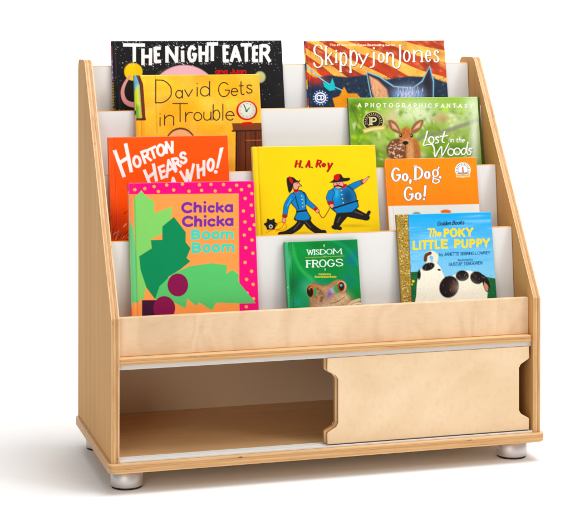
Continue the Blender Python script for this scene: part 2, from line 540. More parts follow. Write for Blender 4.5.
G = {
    'A': [[(0, 0), (.36, 1), (.72, 0)], [(.14, .34), (.58, .34)]],
    'B': [[(0, 0), (0, 1)], sm([(0, 1), (.38, .98), (.5, .77), (.38, .56), (0, .54)]), sm([(0, .54), (.42, .5), (.56, .27), (.42, .03), (0, 0)])],
    'C': [ell(.42, .5, .42, .5, 48, 312)],
    'D': [[(0, 0), (0, 1)], sm([(0, 1), (.36, .96), (.62, .72), (.66, .5), (.62, .28), (.36, .04), (0, 0)])],
    'E': [[(0, 0), (0, 1)], [(0, 1), (.52, 1)], [(0, .52), (.44, .52)], [(0, 0), (.54, 0)]],
    'F': [[(0, 0), (0, 1)], [(0, 1), (.52, 1)], [(0, .52), (.44, .52)]],
    'G': [ell(.42, .5, .42, .5, 45, 335), [(.82, .28), (.82, .46), (.5, .46)]],
    'H': [[(0, 0), (0, 1)], [(.62, 0), (.62, 1)], [(0, .52), (.62, .52)]],
    'I': [[(0, 0), (0, 1)]],
    'J': [sm([(.42, 1), (.42, .4), (.36, .08), (.18, 0), (.02, .1), (0, .26)])],
    'K': [[(0, 0), (0, 1)], [(.56, 1), (0, .42)], [(.18, .58), (.6, 0)]],
    'L': [[(0, 1), (0, 0), (.5, 0)]],
    'M': [[(0, 0), (.06, 1), (.4, .2), (.74, 1), (.8, 0)]],
    'N': [[(0, 0), (0, 1)], [(0, 1), (.62, 0)], [(.62, 0), (.62, 1)]],
    'O': [ell(.44, .5, .44, .5, 90, 450)],
    'P': [[(0, 0), (0, 1)], sm([(0, 1), (.4, .98), (.54, .74), (.4, .5), (0, .47)])],
    'R': [[(0, 0), (0, 1)], sm([(0, 1), (.4, .98), (.52, .76), (.4, .54), (0, .5)]), [(.26, .52), (.6, 0)]],
    'S': [sm([(.56, .84), (.46, .96), (.28, 1), (.08, .93), (.02, .76), (.1, .6), (.3, .51), (.5, .41), (.58, .24), (.5, .07), (.28, 0), (.1, .04), (0, .18)])],
    'T': [[(.32, 0), (.32, 1)], [(0, 1), (.64, 1)]],
    'U': [sm([(0, 1), (0, .34), (.08, .08), (.3, 0), (.52, .08), (.6, .34), (.6, 1)])],
    'V': [[(0, 1), (.34, 0), (.68, 1)]],
    'W': [[(0, 1), (.24, 0), (.48, .86), (.72, 0), (.96, 1)]],
    'Y': [[(0, 1), (.32, .48), (.64, 1)], [(.32, .48), (.32, 0)]],
    'a': [ell(.24, .32, .24, .33, 30, 390), [(.48, .66), (.48, 0)]],
    'b': [[(0, 1), (0, 0)], ell(.24, .32, .24, .33, 150, -210)],
    'c': [ell(.26, .33, .26, .33, 48, 312)],
    'd': [ell(.24, .32, .24, .33, 30, 390), [(.48, 1), (.48, 0)]],
    'e': [[(.02, .36), (.5, .36)] + ell(.26, .33, .25, .33, 5, 318)],
    'f': [sm([(.36, .96), (.24, 1), (.14, .86), (.14, .5), (.14, 0)]), [(0, .64), (.3, .64)]],
    'g': [ell(.23, .36, .23, .3, 30, 390), sm([(.46, .66), (.47, .2), (.44, -.14), (.26, -.3), (.06, -.22)])],
    'h': [[(0, 1), (0, 0)], sm([(0, .4), (.12, .6), (.28, .66), (.42, .56), (.44, .36), (.44, 0)])],
    'i': [[(0, .66), (0, 0)], [(0, .94), (0, .95)]],
    'j': [sm([(.2, .66), (.2, 0), (.16, -.24), (0, -.3)]), [(.2, .94), (.2, .95)]],
    'k': [[(0, 1), (0, 0)], [(.4, .66), (0, .26)], [(.14, .4), (.44, 0)]],
    'l': [[(0, 1), (0, 0)]],
    'm': [[(0, .66), (0, 0)], sm([(0, .42), (.1, .6), (.22, .66), (.34, .58), (.36, .4), (.36, 0)]), sm([(.36, .42), (.46, .6), (.58, .66), (.7, .58), (.72, .4), (.72, 0)])],
    'n': [[(0, .66), (0, 0)], sm([(0, .4), (.12, .6), (.28, .66), (.42, .56), (.44, .36), (.44, 0)])],
    'o': [ell(.27, .33, .27, .33, 90, 450)],
    'p': [[(0, .66), (0, -.3)], ell(.24, .33, .24, .33, 150, -210)],
    'r': [[(0, .66), (0, 0)], sm([(0, .38), (.1, .58), (.22, .66), (.34, .64)])],
    's': [sm([(.38, .56), (.3, .64), (.18, .66), (.05, .6), (.04, .47), (.14, .38), (.28, .32), (.4, .22), (.38, .07), (.2, 0), (.06, .03), (0, .12)])],
    't': [sm([(.14, .92), (.14, .3), (.18, .06), (.3, 0), (.38, .04)]), [(0, .64), (.34, .64)]],
    'u': [sm([(0, .66), (0, .26), (.06, .06), (.2, 0), (.36, .08), (.44, .28)]), [(.44, .66), (.44, 0)]],
    'v': [[(0, .66), (.22, 0), (.44, .66)]],
    'w': [[(0, .66), (.17, 0), (.34, .6), (.51, 0), (.68, .66)]],
    'y': [[(0, .66), (.24, .02)], [(.48, .66), (.24, .02), (.1, -.3)]],
    '!': [[(.06, 1), (.04, .3)], [(.03, .02), (.03, .03)]],
    '.': [[(0, .03), (0, .04)]],
    ',': [[(.04, .06), (.04, 0), (-.03, -.14)]],
    '#': [[(.1, 0), (.2, .9)], [(.35, 0), (.45, .9)], [(0, .3), (.5, .3)], [(.05, .62), (.55, .62)]],
    '1': [[(0, .8), (.15, 1), (.15, 0)]],
    ' ': [],
}
SERIF = {'A': [(0, 0), (.72, 0)], 'D': [(0, 0), (0, 1)], 'F': [(0, 0), (0, 1)], 'H': [(0, 0), (0, 1), (.62, 0), (.62, 1)], 'I': [(0, 0), (0, 1)],
         'R': [(0, 0), (0, 1), (.62, 0)], 'W': [(0, 1), (.48, .9), (.96, 1)], 'M': [(0, 0), (.8, 0), (.04, 1), (.76, 1)], 'P': [(0, 0), (0, 1)],
         'i': [(0, 0)], 'p': [(0, -.3)], 'k': [(0, 0), (0, 1), (.44, 0)], 'n': [(0, 0), (.44, 0)], 'y': [(0, .66), (.48, .66)],
         'J': [(.42, 1)], 'T': [(.32, 0)], 'L': [(0, 1)], 'N': [(0, 0), (0, 1), (.62, 1)], 'E': [(0, 0), (0, 1)], 'K': [(0, 0), (0, 1), (.6, 0)], 'l': [(0, 0)], 'r': [(0, 0)], 'h': [(0, 0), (.44, 0)]}


class Canvas:
    """The print on a cover: one colour per vertex of a fine grid. Drawing units are those of an enlarged flat study of the cover."""

    def __init__(s, w, h, corners, units, origin, scale, base, cell=0.00075):
        s.w, s.h = w, h
        s.nx, s.nz = int(w / cell) + 1, int(h / cell) + 1
        X, Z = np.meshgrid(np.linspace(0, w, s.nx), np.linspace(0, -h, s.nz))     # row 0 = top
        # homography (x, z) -> drawing units from four known points
        A = []
        B = []
        for (x, z), (u, v) in zip(corners, units):
            u = (u - origin[0]) * scale
            v = (v - origin[1]) * scale
            A.append([x, z, 1, 0, 0, 0, -u * x, -u * z]); B.append(u)
            A.append([0, 0, 0, x, z, 1, -v * x, -v * z]); B.append(v)
        hm = np.linalg.solve(np.array(A), np.array(B))
        dn = hm[6] * X + hm[7] * Z + 1
        s.U = (hm[0] * X + hm[1] * Z + hm[2]) / dn
        s.V = (hm[3] * X + hm[4] * Z + hm[5]) / dn
        s.px = abs(s.U[0, 1] - s.U[0, 0])
        s.C = np.zeros((s.nz, s.nx, 3))
        s.C[:] = lin(base)
        s.X, s.Z = X, Z
        s.rng = np.random.RandomState(7)

    def win(s, u0, u1, v0, v1):
        m = 3 * s.px
        cu = s.U[s.nz // 2]
        dv = abs(s.U[0, 0] - s.U[-1, 0]) + 2 * m
        i0 = max(0, int(np.searchsorted(cu, u0 - dv)) - 1)
        i1 = min(s.nx, int(np.searchsorted(cu, u1 + dv)) + 1)
        cv = s.V[:, s.nx // 2]
        dh = abs(s.V[0, 0] - s.V[0, -1]) + 2 * m
        j0 = max(0, int(np.searchsorted(cv, v0 - dh)) - 1)
        j1 = min(s.nz, int(np.searchsorted(cv, v1 + dh)) + 1)
        return slice(j0, j1), slice(i0, i1)

    def paint(s, sl, d, c, soft=None, op=1.0):
        """blend colour c where signed distance d < 0"""
        soft = soft or s.px * 0.9
        a = np.clip(0.5 - d / soft, 0, 1)[..., None] * op
        cc = np.array(lin(c))
        s.C[sl] = s.C[sl] * (1 - a) + cc * a

    def disc(s, cx, cy, rx, ry, c, soft=None, op=1.0, rot=0):
        r = max(rx, ry) + (soft or 0)
        sl = s.win(cx - r, cx + r, cy - r, cy + r)
        du, dv = s.U[sl] - cx, s.V[sl] - cy
        ca, sa = math.cos(R(rot)), math.sin(R(rot))
        a, b_ = (du * ca + dv * sa) / rx, (-du * sa + dv * ca) / ry
        d = (np.sqrt(a * a + b_ * b_) - 1) * min(rx, ry)
        s.paint(sl, d, c, soft, op)

    def blob(s, cx, cy, rx, ry, c, op=1.0, rot=0):
        """out-of-focus gaussian patch"""
        r = max(rx, ry) * 2.5
        sl = s.win(cx - r, cx + r, cy - r, cy + r)
        du, dv = s.U[sl] - cx, s.V[sl] - cy
        ca, sa = math.cos(R(rot)), math.sin(R(rot))
        a, b_ = (du * ca + dv * sa) / rx, (-du * sa + dv * ca) / ry
        k = (np.exp(-(a * a + b_ * b_) * 0.9) * op)[..., None]
        s.C[sl] = s.C[sl] * (1 - k) + np.array(lin(c)) * k

    def poly(s, pts, c, soft=None, op=1.0, smooth=False):
        if smooth:
            pts = sm(list(pts) + [pts[0]])
        P = np.array(pts, float)
        sl = s.win(P[:, 0].min(), P[:, 0].max(), P[:, 1].min(), P[:, 1].max())
        u, v = s.U[sl], s.V[sl]
        if u.size == 0:
            return
        inside = np.zeros(u.shape, bool)
        dist = np.full(u.shape, 1e9)
        for i in range(len(P)):
            a, b_ = P[i], P[(i + 1) % len(P)]
            if np.allclose(a, b_):
                continue
            cond = ((a[1] > v) != (b_[1] > v))
            with np.errstate(divide='ignore', invalid='ignore'):
                xi = (b_[0] - a[0]) * (v - a[1]) / (b_[1] - a[1] if b_[1] != a[1] else 1e-9) + a[0]
            inside ^= cond & (u < xi)
            e = b_ - a
            t = np.clip(((u - a[0]) * e[0] + (v - a[1]) * e[1]) / (e @ e), 0, 1)
            dist = np.minimum(dist, np.hypot(u - a[0] - t * e[0], v - a[1] - t * e[1]))
        s.paint(sl, np.where(inside, -dist, dist), c, soft, op)

    def stroke(s, pts, r0, c, r1=None, soft=None, op=1.0, contrast=0.0, smooth=False, butt=False):
        if smooth:
            pts = sm(pts)
        P = np.array(pts, float)
        r1 = r0 if r1 is None else r1
        rm = max(r0, r1)
        sl = s.win(P[:, 0].min() - rm, P[:, 0].max() + rm, P[:, 1].min() - rm, P[:, 1].max() + rm)
        u, v = s.U[sl], s.V[sl]
        if u.size == 0:
            return
        best = np.full(u.shape, 1e9)
        n_ = len(P) - 1
        for i in range(n_):
            a, b_ = P[i], P[i + 1]
            e = b_ - a
            L2 = max(e @ e, 1e-12)
            t = np.clip(((u - a[0]) * e[0] + (v - a[1]) * e[1]) / L2, 0, 1)
            d = np.hypot(u - a[0] - t * e[0], v - a[1] - t * e[1])
            r = r0 + (r1 - r0) * ((i + t) / n_)
            if contrast:
                r = r * (1 - contrast * abs(e[0]) / math.sqrt(L2))
            if butt:
                L_ = math.sqrt(L2)
                al = ((u - a[0]) * e[0] + (v - a[1]) * e[1]) / L_
                pe = np.abs((u - a[0]) * e[1] - (v - a[1]) * e[0]) / L_
                dd = np.maximum(pe - r, np.maximum(-al - (0 if i else butt * rm), al - L_ - (0 if i < n_ - 1 else butt * rm)))
                best = np.minimum(best, dd)
                if i:
                    best = np.minimum(best, np.hypot(u - a[0], v - a[1]) - r)
            else:
                best = np.minimum(best, d - r)
        s.paint(sl, best, c, soft, op)

    def glyph(s, ch, x0, x1, yt, yb, c, r, slope=0.0, slant=0.0, contrast=0.0, serif=0.0, outline=None, shadow=None, jit=0.0, full=True, butt=False, rep=1):
        """letter stretched into a box; yt/yb are the extents of its ink, slope raises it to the right"""
        g = G[ch]
        pts = [p for st in g for p in st]
        gx0, gx1 = min(p[0] for p in pts), max(p[0] for p in pts)
        gy0, gy1 = min(p[1] for p in pts), max(p[1] for p in pts)
        ax0, ax1, ay0, ay1 = x0 + r, x1 - r, yb - r, yt + r
        if gx1 - gx0 < 1e-6:
            ax0 = ax1 = (x0 + x1) / 2

        def mp(p):
            x = ax0 + (p[0] - gx0) / max(gx1 - gx0, 1e-6) * (ax1 - ax0)
            y = ay0 + (p[1] - gy0) / max(gy1 - gy0, 1e-6) * (ay1 - ay0)
            x += slant * (ay0 - y)
            y -= slope * (x - x0)
            return (x + s.rng.uniform(-jit, jit), y + s.rng.uniform(-jit, jit))
        sts = [[mp(p) for p in st] for st in g]
        if serif:
            ser = []
            for p in SERIF.get(ch, []):
                q = mp(p)
                ser.append([(q[0] - serif, q[1] + slope * serif), (q[0] + serif, q[1] - slope * serif)])
            sts += ser
        if shadow:
            for st in sts:
                s.stroke([(a + shadow[0], b_ + shadow[1]) for a, b_ in st], r, shadow[2])
        if outline:
            for st in sts:
                s.stroke(st, r + outline[0], outline[1], contrast=contrast)
        for st in sts:
            s.stroke(st, r, c, contrast=contrast, butt=butt)

    def qglyph(s, ch, tl, tr, br, bl, c, r, r1=None, butt=1.0):
        """letter whose centre-line box is the given four-cornered shape"""
        g = G[ch]
        pts = [p for st in g for p in st]
        gx0, gx1 = min(p[0] for p in pts), max(p[0] for p in pts)
        gy0, gy1 = min(p[1] for p in pts), max(p[1] for p in pts)
        for st in g:
            P = []
            for p in st:
                a_, b_ = (p[0] - gx0) / (gx1 - gx0), (p[1] - gy0) / (gy1 - gy0)
                P.append(tuple((bl[k] * (1 - a_) + br[k] * a_) * (1 - b_) + (tl[k] * (1 - a_) + tr[k] * a_) * b_ for k in (0, 1)))
            s.stroke(P, r, c, butt=butt * 0.8)

    def letters(s, items, c, r, **kw):
        for it in items:
            k = dict(kw)
            if len(it) > 5:
                k.update(it[5])
            s.glyph(it[0], it[1], it[2], it[3], it[4], c, r, **k)

    def text(s, t, x, y, hgt, c, r, width=None, slope=0.0, slant=0.0, space=0.22, contrast=0.0, serif=0.0, outline=None, shadow=None, jit=0.0, butt=False, xs=1.0):
        """running text, baseline at y, cap height hgt; fitted to width"""
        adv = []
        tot = 0
        for ch in t:
            if ch == ' ':
                adv.append((tot, 0))
                tot += 0.34
                continue
            pts = [p for st in G[ch] for p in st]
            wd = max(p[0] for p in pts)
            adv.append((tot, wd))
            tot += wd + space
        tot -= space
        kx = (width / tot) if width else hgt * xs
        passes = ([('sh', shadow)] if shadow else []) + ([('ou', outline)] if outline else []) + [('in', None)]
        jits = {}
        for kind, par in passes:
            for i, ch in enumerate(t):
                if ch == ' ':
                    continue
                ox = adv[i][0]
                for si, st in enumerate(G[ch]):
                    P = []
                    for qi, p in enumerate(st):
                        xx = x + (ox + p[0]) * kx
                        yy = y - p[1] * hgt
                        xx += slant * p[1] * hgt
                        yy -= slope * (xx - x)
                        jj = jits.setdefault((i, si, qi), (s.rng.uniform(-jit, jit), s.rng.uniform(-jit, jit))) if jit else (0, 0)
                        P.append((xx + jj[0], yy + jj[1]))
                    if kind == 'sh':
                        s.stroke([(a + par[0], b_ + par[1]) for a, b_ in P], r, par[2])
                    elif kind == 'ou':
                        s.stroke(P, r + par[0], par[1], contrast=contrast)
                    else:
                        s.stroke(P, r, c, contrast=contrast, butt=butt)
                if serif and kind == 'in':
                    for p in SERIF.get(ch, []):
                        xx = x + (ox + p[0]) * kx + slant * p[1] * hgt
                        yy = y - p[1] * hgt - slope * (xx - x)
                        s.stroke([(xx - serif, yy), (xx + serif, yy)], r * 0.5, c)

    def grain(s, amount, tint=0.0):
        """fine print grain and brush texture, a cell or two wide"""
        amount, tint = amount * 0.5, tint * 0.5
        n = s.rng.normal(0, 1, (s.nz, s.nx))
        n = (n + np.roll(n, 1, 1) + np.roll(n, 1, 0) + np.roll(np.roll(n, 1, 0), 1, 1)) / 2
        s.C *= np.clip(1 + amount * n, 0.2, 2)[..., None]
        if tint:
            for k in range(3):
                m = s.rng.normal(0, 1, (s.nz // 2 + 1, s.nx // 2 + 1)).repeat(2, 0).repeat(2, 1)[:s.nz, :s.nx]
                s.C[..., k] *= np.clip(1 + tint * m, 0.2, 2)
        s.C = np.clip(s.C, 0, 1)

    def noise(s, amount, cells=(8, 8), seed=1):
        """soft mottling multiplied over the print"""
        rs = np.random.RandomState(seed)
        k = np.zeros((s.nz, s.nx))
        for o in range(3):
            cx, cy = cells[0] * 2 ** o, cells[1] * 2 ** o
            g = rs.rand(cy + 2, cx + 2)
            yy = np.linspace(0, cy, s.nz); xx = np.linspace(0, cx, s.nx)
            yi = yy.astype(int); xi = xx.astype(int)
            fy = (yy - yi)[:, None]; fx = (xx - xi)[None, :]
            fy = fy * fy * (3 - 2 * fy); fx = fx * fx * (3 - 2 * fx)
            v = (g[yi][:, xi] * (1 - fy) * (1 - fx) + g[yi + 1][:, xi] * fy * (1 - fx) + g[yi][:, xi + 1] * (1 - fy) * fx + g[yi + 1][:, xi + 1] * fy * fx)
            k += (v - 0.5) / 2 ** o
        s.last = k
        s.C *= (1 + amount * k)[..., None]
        s.C = np.clip(s.C, 0, 1)


# ------------------------------------------------------------------ a book
def book(label, tier, th, x0, x1, s_top, canvas, roll=0.0, spine=None, hard=True, matt=False, group=None, edge_col=None, back_shift=0.0, back_col=(60, 60, 60), bot=None, drop=0.0):
    y, z, zf = TIER[tier]
    up = Vector((0, math.sin(LEAN), math.cos(LEAN)))
    nb = Vector((0, math.cos(LEAN), -math.sin(LEAN)))
    q = Vector((0, y, z)) - nb * th
    w = x1 - x0
    s_bot = (zf - z) / math.cos(LEAN) + th * math.tan(LEAN) + 0.0006
    h = s_top - s_bot
    base = q + up * s_bot + Vector(((x0 + x1) / 2, 0, 0)) + nb * (th / 2)
    r = bpy.data.objects.new('book', None)
    col.objects.link(r)
    r.location = base
    r.rotation_euler = (-LEAN, R(roll), 0)
    r['label'] = label
    r['category'] = 'picture book'
    r['group'] = 'picture books shown face out on the tiers'
    cv = canvas(w, h)
    pm = M['printmatt' if matt else 'print']
    ct = 0.0022 if hard else 0.0006
    # front cover: fine grid with a hinge groove and softly rounded border
    X, Z = cv.X - w / 2, cv.Z + h
    dx = np.minimum(cv.X, w - cv.X)
    dz = np.minimum(-cv.Z, h + cv.Z)
    dd = np.minimum(dx, dz)
    rr = 0.0010 if hard else 0.0004
    Y = -th / 2 + rr * (1 - np.sqrt(np.clip(1 - (1 - np.clip(dd / rr, 0, 1)) ** 2, 0, 1)))
    if hard:
        Y = Y + 0.0016 * np.exp(-((cv.X - 0.0085) / 0.0019) ** 2) + 0.0009 * np.exp(-(cv.X / 0.0022) ** 2)
    Y = Y + 0.0012 * np.sin(cv.X / w * math.pi) * (0.4 + 0.6 * np.cos(cv.Z / h * 2.2 + len(label)))        # boards are never quite flat
    nz, nx = cv.nz, cv.nx
    co = np.stack([X, Y, Z], -1).reshape(-1, 3)
    idx = np.arange(nz * nx).reshape(nz, nx)
    quads = np.stack([idx[:-1, :-1], idx[1:, :-1], idx[1:, 1:], idx[:-1, 1:]], -1).reshape(-1, 4)
    ring = np.concatenate([idx[0, :], idx[1:, -1], idx[-1, -2::-1], idx[-2:0:-1, 0]])
    rc = co[ring].copy()
    rc[:, 1] = -th / 2 + ct
    nco = len(co)
    rid = nco + np.arange(len(ring))
    rn = np.roll(ring, -1)
    ridn = np.roll(rid, -1)
    side = np.stack([ring, rn, ridn, rid], -1)
    allco = np.concatenate([co, rc])
    faces = np.concatenate([quads, side])
    ink = cv.C ** 1.10                                  # full ink coverage
    lum = ink.mean(-1, keepdims=True)
    cv.C = np.clip(lum + (ink - lum) * 1.12, 0, 1)
    # rubbed edges
    wear = np.clip(1 - dd / 0.0009, 0, 1)[..., None] * (0.18 + 0.22 * np.random.RandomState(len(label)).rand(*dd.shape)[..., None])
    cv.C = cv.C * (1 - wear) + 0.72 * wear
    cc = cv.C.reshape(-1, 3)
    cr = cc[ring]
    if edge_col is not None:
        cr = np.tile(np.array(lin(edge_col)), (len(ring), 1))
    allc = np.clip(np.concatenate([cc, cr]), 0.0, 1)
    me = bpy.data.meshes.new('front_cover')
    me.vertices.add(len(allco))
    me.vertices.foreach_set('co', allco.ravel())
    me.loops.add(faces.size)
    me.loops.foreach_set('vertex_index', faces.ravel())
    me.polygons.add(len(faces))
    me.polygons.foreach_set('loop_start', np.arange(0, faces.size, 4))
    me.update(calc_edges=True)
    me.validate()
    me.polygons.foreach_set('use_smooth', np.ones(len(me.polygons), bool))
    at = me.color_attributes.new('Print', 'FLOAT_COLOR', 'POINT')
    at.data.foreach_set('color', np.concatenate([allc, np.ones((len(allc), 1))], 1).ravel())
    link('front_cover', me, pm, r)

    def flat_part(name, bm, colour):
        """colour: rgb or a function of height giving rgb"""
        bmesh.ops.recalc_face_normals(bm, faces=bm.faces)
        m2 = bpy.data.meshes.new(name)
        bm.to_mesh(m2)
        bm.free()
        a2 = m2.color_attributes.new('Print', 'FLOAT_COLOR', 'POINT')
        for i, v in enumerate(m2.vertices):
            c_ = colour(v.co) if callable(colour) else colour
            a2.data[i].color = (*lin(c_), 1)
        return link(name, m2, pm, r)
    ov = 0.003 if hard else 0.0
    bs = back_shift
    flat_part('back_cover', box_bm(-w / 2 + 0.001 + bs, w / 2 + bs, th / 2 - ct, th / 2, 0, h, min(0.0004, ct / 3)), back_col)
    # spine: gently rounded column along the left edge
    bm = bmesh.new()
    ns, nh = 7, 90
    prof = []
    for i in range(ns + 1):
        t = i / ns
        yy = -th / 2 + 0.0008 + (th - 0.0016) * t
        prof.append((-w / 2 + 0.0001 - 0.0012 * math.sin(math.pi * t), yy))
    prof.append((-w / 2 + 0.0022, th / 2 - 0.0008))
    prof.insert(0, (-w / 2 + 0.0022, -th / 2 + 0.0008))
    rows = [[bm.verts.new((a, b_, h * (0.001 + 0.998 * k / nh))) for a, b_ in prof] for k in range(nh + 1)]
    for a, c in zip(rows, rows[1:]):
        for i in range(len(prof) - 1):
            bm.faces.new([a[i], a[i + 1], c[i + 1], c[i]])
    bm.faces.new(rows[0])
    bm.faces.new(rows[-1][::-1])
    sp = flat_part('spine', bm, spine or (lambda p: (80, 80, 80)))
    bm = box_bm(-w / 2 + 0.0024, w / 2 - ov, -th / 2 + ct + 0.0001, th / 2 - ct - 0.0001, ov, h - ov, 0)
    bm_obj('page_block', bm, M['pages'], r)
    return r


rnd = random.Random(5)


def quad(x0, x1, st, pts_xs):
    """corner list (x, z from the top edge)"""
    return [(x - x0, s_ - st) for x, s_ in pts_xs]


# --- black book with a white cut-paper title
def c_night(w, h):
    x0, st = .0540, .0440
    s = Canvas(w, h, quad(x0, 0, st, [(.0540, .0438), (.3745, .0442), (.3743, -.0837), (.0544, -.0804)]), [(111.5, 41), (281.5, 40), (285, 108), (114, 109)], (100, 35), 5.7, (30, 28, 29))
    s.noise(0.5, (12, 9), 3)
    sx = s.rng
    for i in range(330):
        u, v = sx.uniform(80, 1030), sx.uniform(30, 430)
        if sx.rand() < 0.5:
            v = 32 + abs(sx.normal(0, 60))
        k = sx.uniform(0.6, 2.2)
        s.disc(u, v, k, k, (205, 203, 200), op=sx.uniform(.3, .9))
    s.disc(480, 372, 200, 200, (236, 190, 196), soft=8)
    s.disc(450, 330, 120, 100, (243, 206, 208), soft=120, op=.5)
    s.disc(190, 210, 52, 50, (240, 200, 40), soft=6)
    s.disc(178, 196, 26, 24, (250, 216, 70), soft=36, op=.5)
    s.stroke([(168, 235), (140, 280), (128, 325), (138, 368), (165, 392), (215, 402)], 6, (226, 160, 160), r1=16, smooth=True, soft=5)
    s.disc(512 + 400, 240, 30, 32, (196, 194, 140), soft=10)
    s.disc(512 + 392, 232, 14, 16, (214, 206, 120), soft=16, op=.6)
    s.text('ana Juan', 512 + 146, 219, 24, (200, 48, 44), 3.6, width=172, space=.2)
    L = [('T', 128, 262, 48, 158), ('H', 236, 298, 72, 178), ('E', 305, 352, 66, 160), ('N', 372, 446, 60, 162), ('i', 458, 482, 62, 158),
         ('G', 498, 552, 60, 158), ('H', 562, 618, 56, 160), ('T', 604, 678, 42, 154), ('E', 698, 738, 56, 158), ('A', 738, 806, 58, 158), ('T', 798, 870, 46, 158), ('E', 866, 906, 60, 156), ('R', 908, 976, 52, 160)]
    for it in L:
        s.glyph(it[0], it[1], it[2], it[3], it[4], (240, 238, 236), 9.6, jit=1.6, slope=0.01, butt=.5)
        for k in range(16):
            u = sx.uniform(it[1] - 6, it[2] + 6)
            v = sx.choice([it[3], it[4]]) + sx.normal(0, 9)
            q = sx.uniform(.8, 3.2)
            s.disc(u, v, q, q, (225, 223, 220), op=.8)
    return s


def sp_night(p):
    k = p.z
    if k > .215:
        return (60, 34, 40)
    if k > .195:
        return (170, 60, 70)
    if k > .150:
        return (120, 90, 150) if int(k * 900) % 3 else (190, 170, 200)
    return (200, 170, 60) if int(k * 420) % 2 else (34, 30, 30)


book('black picture book with white ragged title and yellow ball, top row', 1, .008, .0540, .3745, .0440, c_night, spine=sp_night, back_col=(34, 32, 33))


# --- striped orange and red book
def c_skip(w, h):
    s = Canvas(w, h, quad(.4203, 0, .0427, [(.4203, .0424), (.6994, .0430), (.6993, -.0674), (.4244, -.0805)]), [(304.8, 41), (444, 40), (448, 97), (310.5, 106)], (300, 35), 3.8, (236, 178, 98))
    # fanned stripes
    U, V = s.U, s.V
    ang = np.degrees(np.arctan2(V + 190, U + 340))
    f = np.mod((ang - 17.2) / 5.9 + 0.05 * np.sin(U / 40), 1.0)
    a = np.clip((np.abs(f - 0.5) - 0.26) / 0.03, 0, 1)[..., None]
    s.C = s.C * a + np.array(lin((178, 72, 52))) * (1 - a)
    s.noise(0.55, (14, 10), 5)
    for i in range(160):
        s.blob(s.rng.uniform(0, 560), s.rng.uniform(20, 190), s.rng.uniform(5, 18), s.rng.uniform(3, 7), (246, 206, 130) if i % 2 else (200, 90, 60), .22, rot=30)
    # dark textured ground
    top = [(-20, 196), (40, 168), (110, 152), (180, 160), (260, 150), (330, 168), (420, 156), (500, 160), (580, 190), (580, 900), (-20, 900)]
    s.poly(top, (36, 52, 74), soft=6)
    pal = [(30, 66, 92), (44, 84, 66), (60, 52, 110), (84, 60, 50), (24, 40, 58), (70, 110, 120)]
    for i in range(900):
        u = s.rng.uniform(0, 560); v = s.rng.uniform(160, 420)
        s.disc(u, v, s.rng.uniform(2, 6), s.rng.uniform(2, 5), pal[i % 6], soft=3, op=.55)
    s.blob(60, 170, 30, 16, (190, 66, 46), .8)
    s.stroke([(24, 116), (60, 150), (110, 186), (170, 214)], 2.2, (120, 196, 214), smooth=True)
    s.poly([(88, 178), (112, 190), (124, 164), (132, 188), (134, 208), (112, 212), (92, 196)], (60, 190, 196), soft=3)
    s.poly([(124, 240), (150, 232), (168, 196), (182, 222), (216, 222), (232, 240), (226, 300), (140, 300)], (232, 158, 60), soft=4)
    s.blob(190, 250, 26, 16, (204, 110, 44), .5)
    # dark pointed peaks with a pale blue rim and a lavender-white patch between
    s.poly([(252, 138), (302, 155), (359, 193), (430, 199), (463, 173), (494, 115), (510, 176), (508, 300), (282, 300), (264, 210)], (130, 184, 206), soft=3)
    s.poly([(256, 143), (300, 160), (356, 198), (430, 204), (466, 178), (492, 124), (505, 178), (504, 300), (286, 300), (268, 210)], (58, 54, 70), soft=3)
    s.poly([(264, 156), (296, 172), (330, 206), (350, 300), (300, 300), (276, 214)], (226, 172, 134), soft=8)
    s.poly([(470, 190), (488, 142), (498, 190), (492, 240)], (40, 36, 48), soft=6)
    s.blob(410, 226, 42, 26, (206, 214, 240), .95)
    s.blob(372, 232, 14, 18, (110, 160, 214), .8)
    s.blob(452, 236, 16, 20, (120, 166, 216), .7)
    for i in range(260):
        u, v = s.rng.uniform(366, 470), s.rng.uniform(196, 300)
        s.stroke([(u, v), (u + s.rng.uniform(-4, 4), v + s.rng.uniform(6, 18))], 1.1, [(226, 232, 250), (120, 150, 210), (70, 70, 110), (170, 190, 230)][i % 4], r1=.3, op=.7)
    for i in range(160):
        u, v = s.rng.uniform(268, 340), s.rng.uniform(160, 300)
        if u - 262 < (v - 150) * .8:
            s.stroke([(u, v), (u + 3, v + 14)], 1.2, [(236, 190, 156), (190, 130, 100), (240, 204, 180)][i % 3], r1=.3, op=.6)
    s.grain(.10, .10)
    # round badge
    s.disc(78, 238, 31, 30, (40, 74, 130))
    s.disc(78, 238, 22, 21, (236, 238, 242))
    s.disc(78, 238, 17, 16, (40, 74, 130))
    s.text('CD', 65, 246, 17, (240, 242, 244), 2.2, width=26)
    for a_ in range(0, 360, 24):
        s.disc(78 + 26.5 * math.cos(R(a_)), 238 + 26 * math.sin(R(a_)), 2.3, 1.6, (230, 234, 240), rot=a_)
    s.text('The #1 New York Times Bestselling Series', 114, 41, 7, (248, 232, 206), .8, width=248)
    W_ = (250, 246, 238)
    kw = dict(serif=4, contrast=.45, shadow=(1.2, 1.4, (130, 66, 46)))
    L = [('S', 50, 89, 34, 126), ('k', 96, 126, 41, 114), ('i', 131, 146, 56, 106), ('p', 151, 181, 64, 141), ('p', 189, 221, 56, 144), ('y', 221, 261, 69, 126),
         ('j', 264, 285, 46, 126), ('o', 296, 323, 66, 106), ('n', 328, 358, 64, 106), ('J', 351, 385, 36, 129), ('o', 392, 421, 56, 104), ('n', 430, 467, 56, 104), ('e', 476, 500, 56, 104), ('s', 507, 530, 56, 106)]
    s.letters(L, W_, 3.5, **kw)
    return s


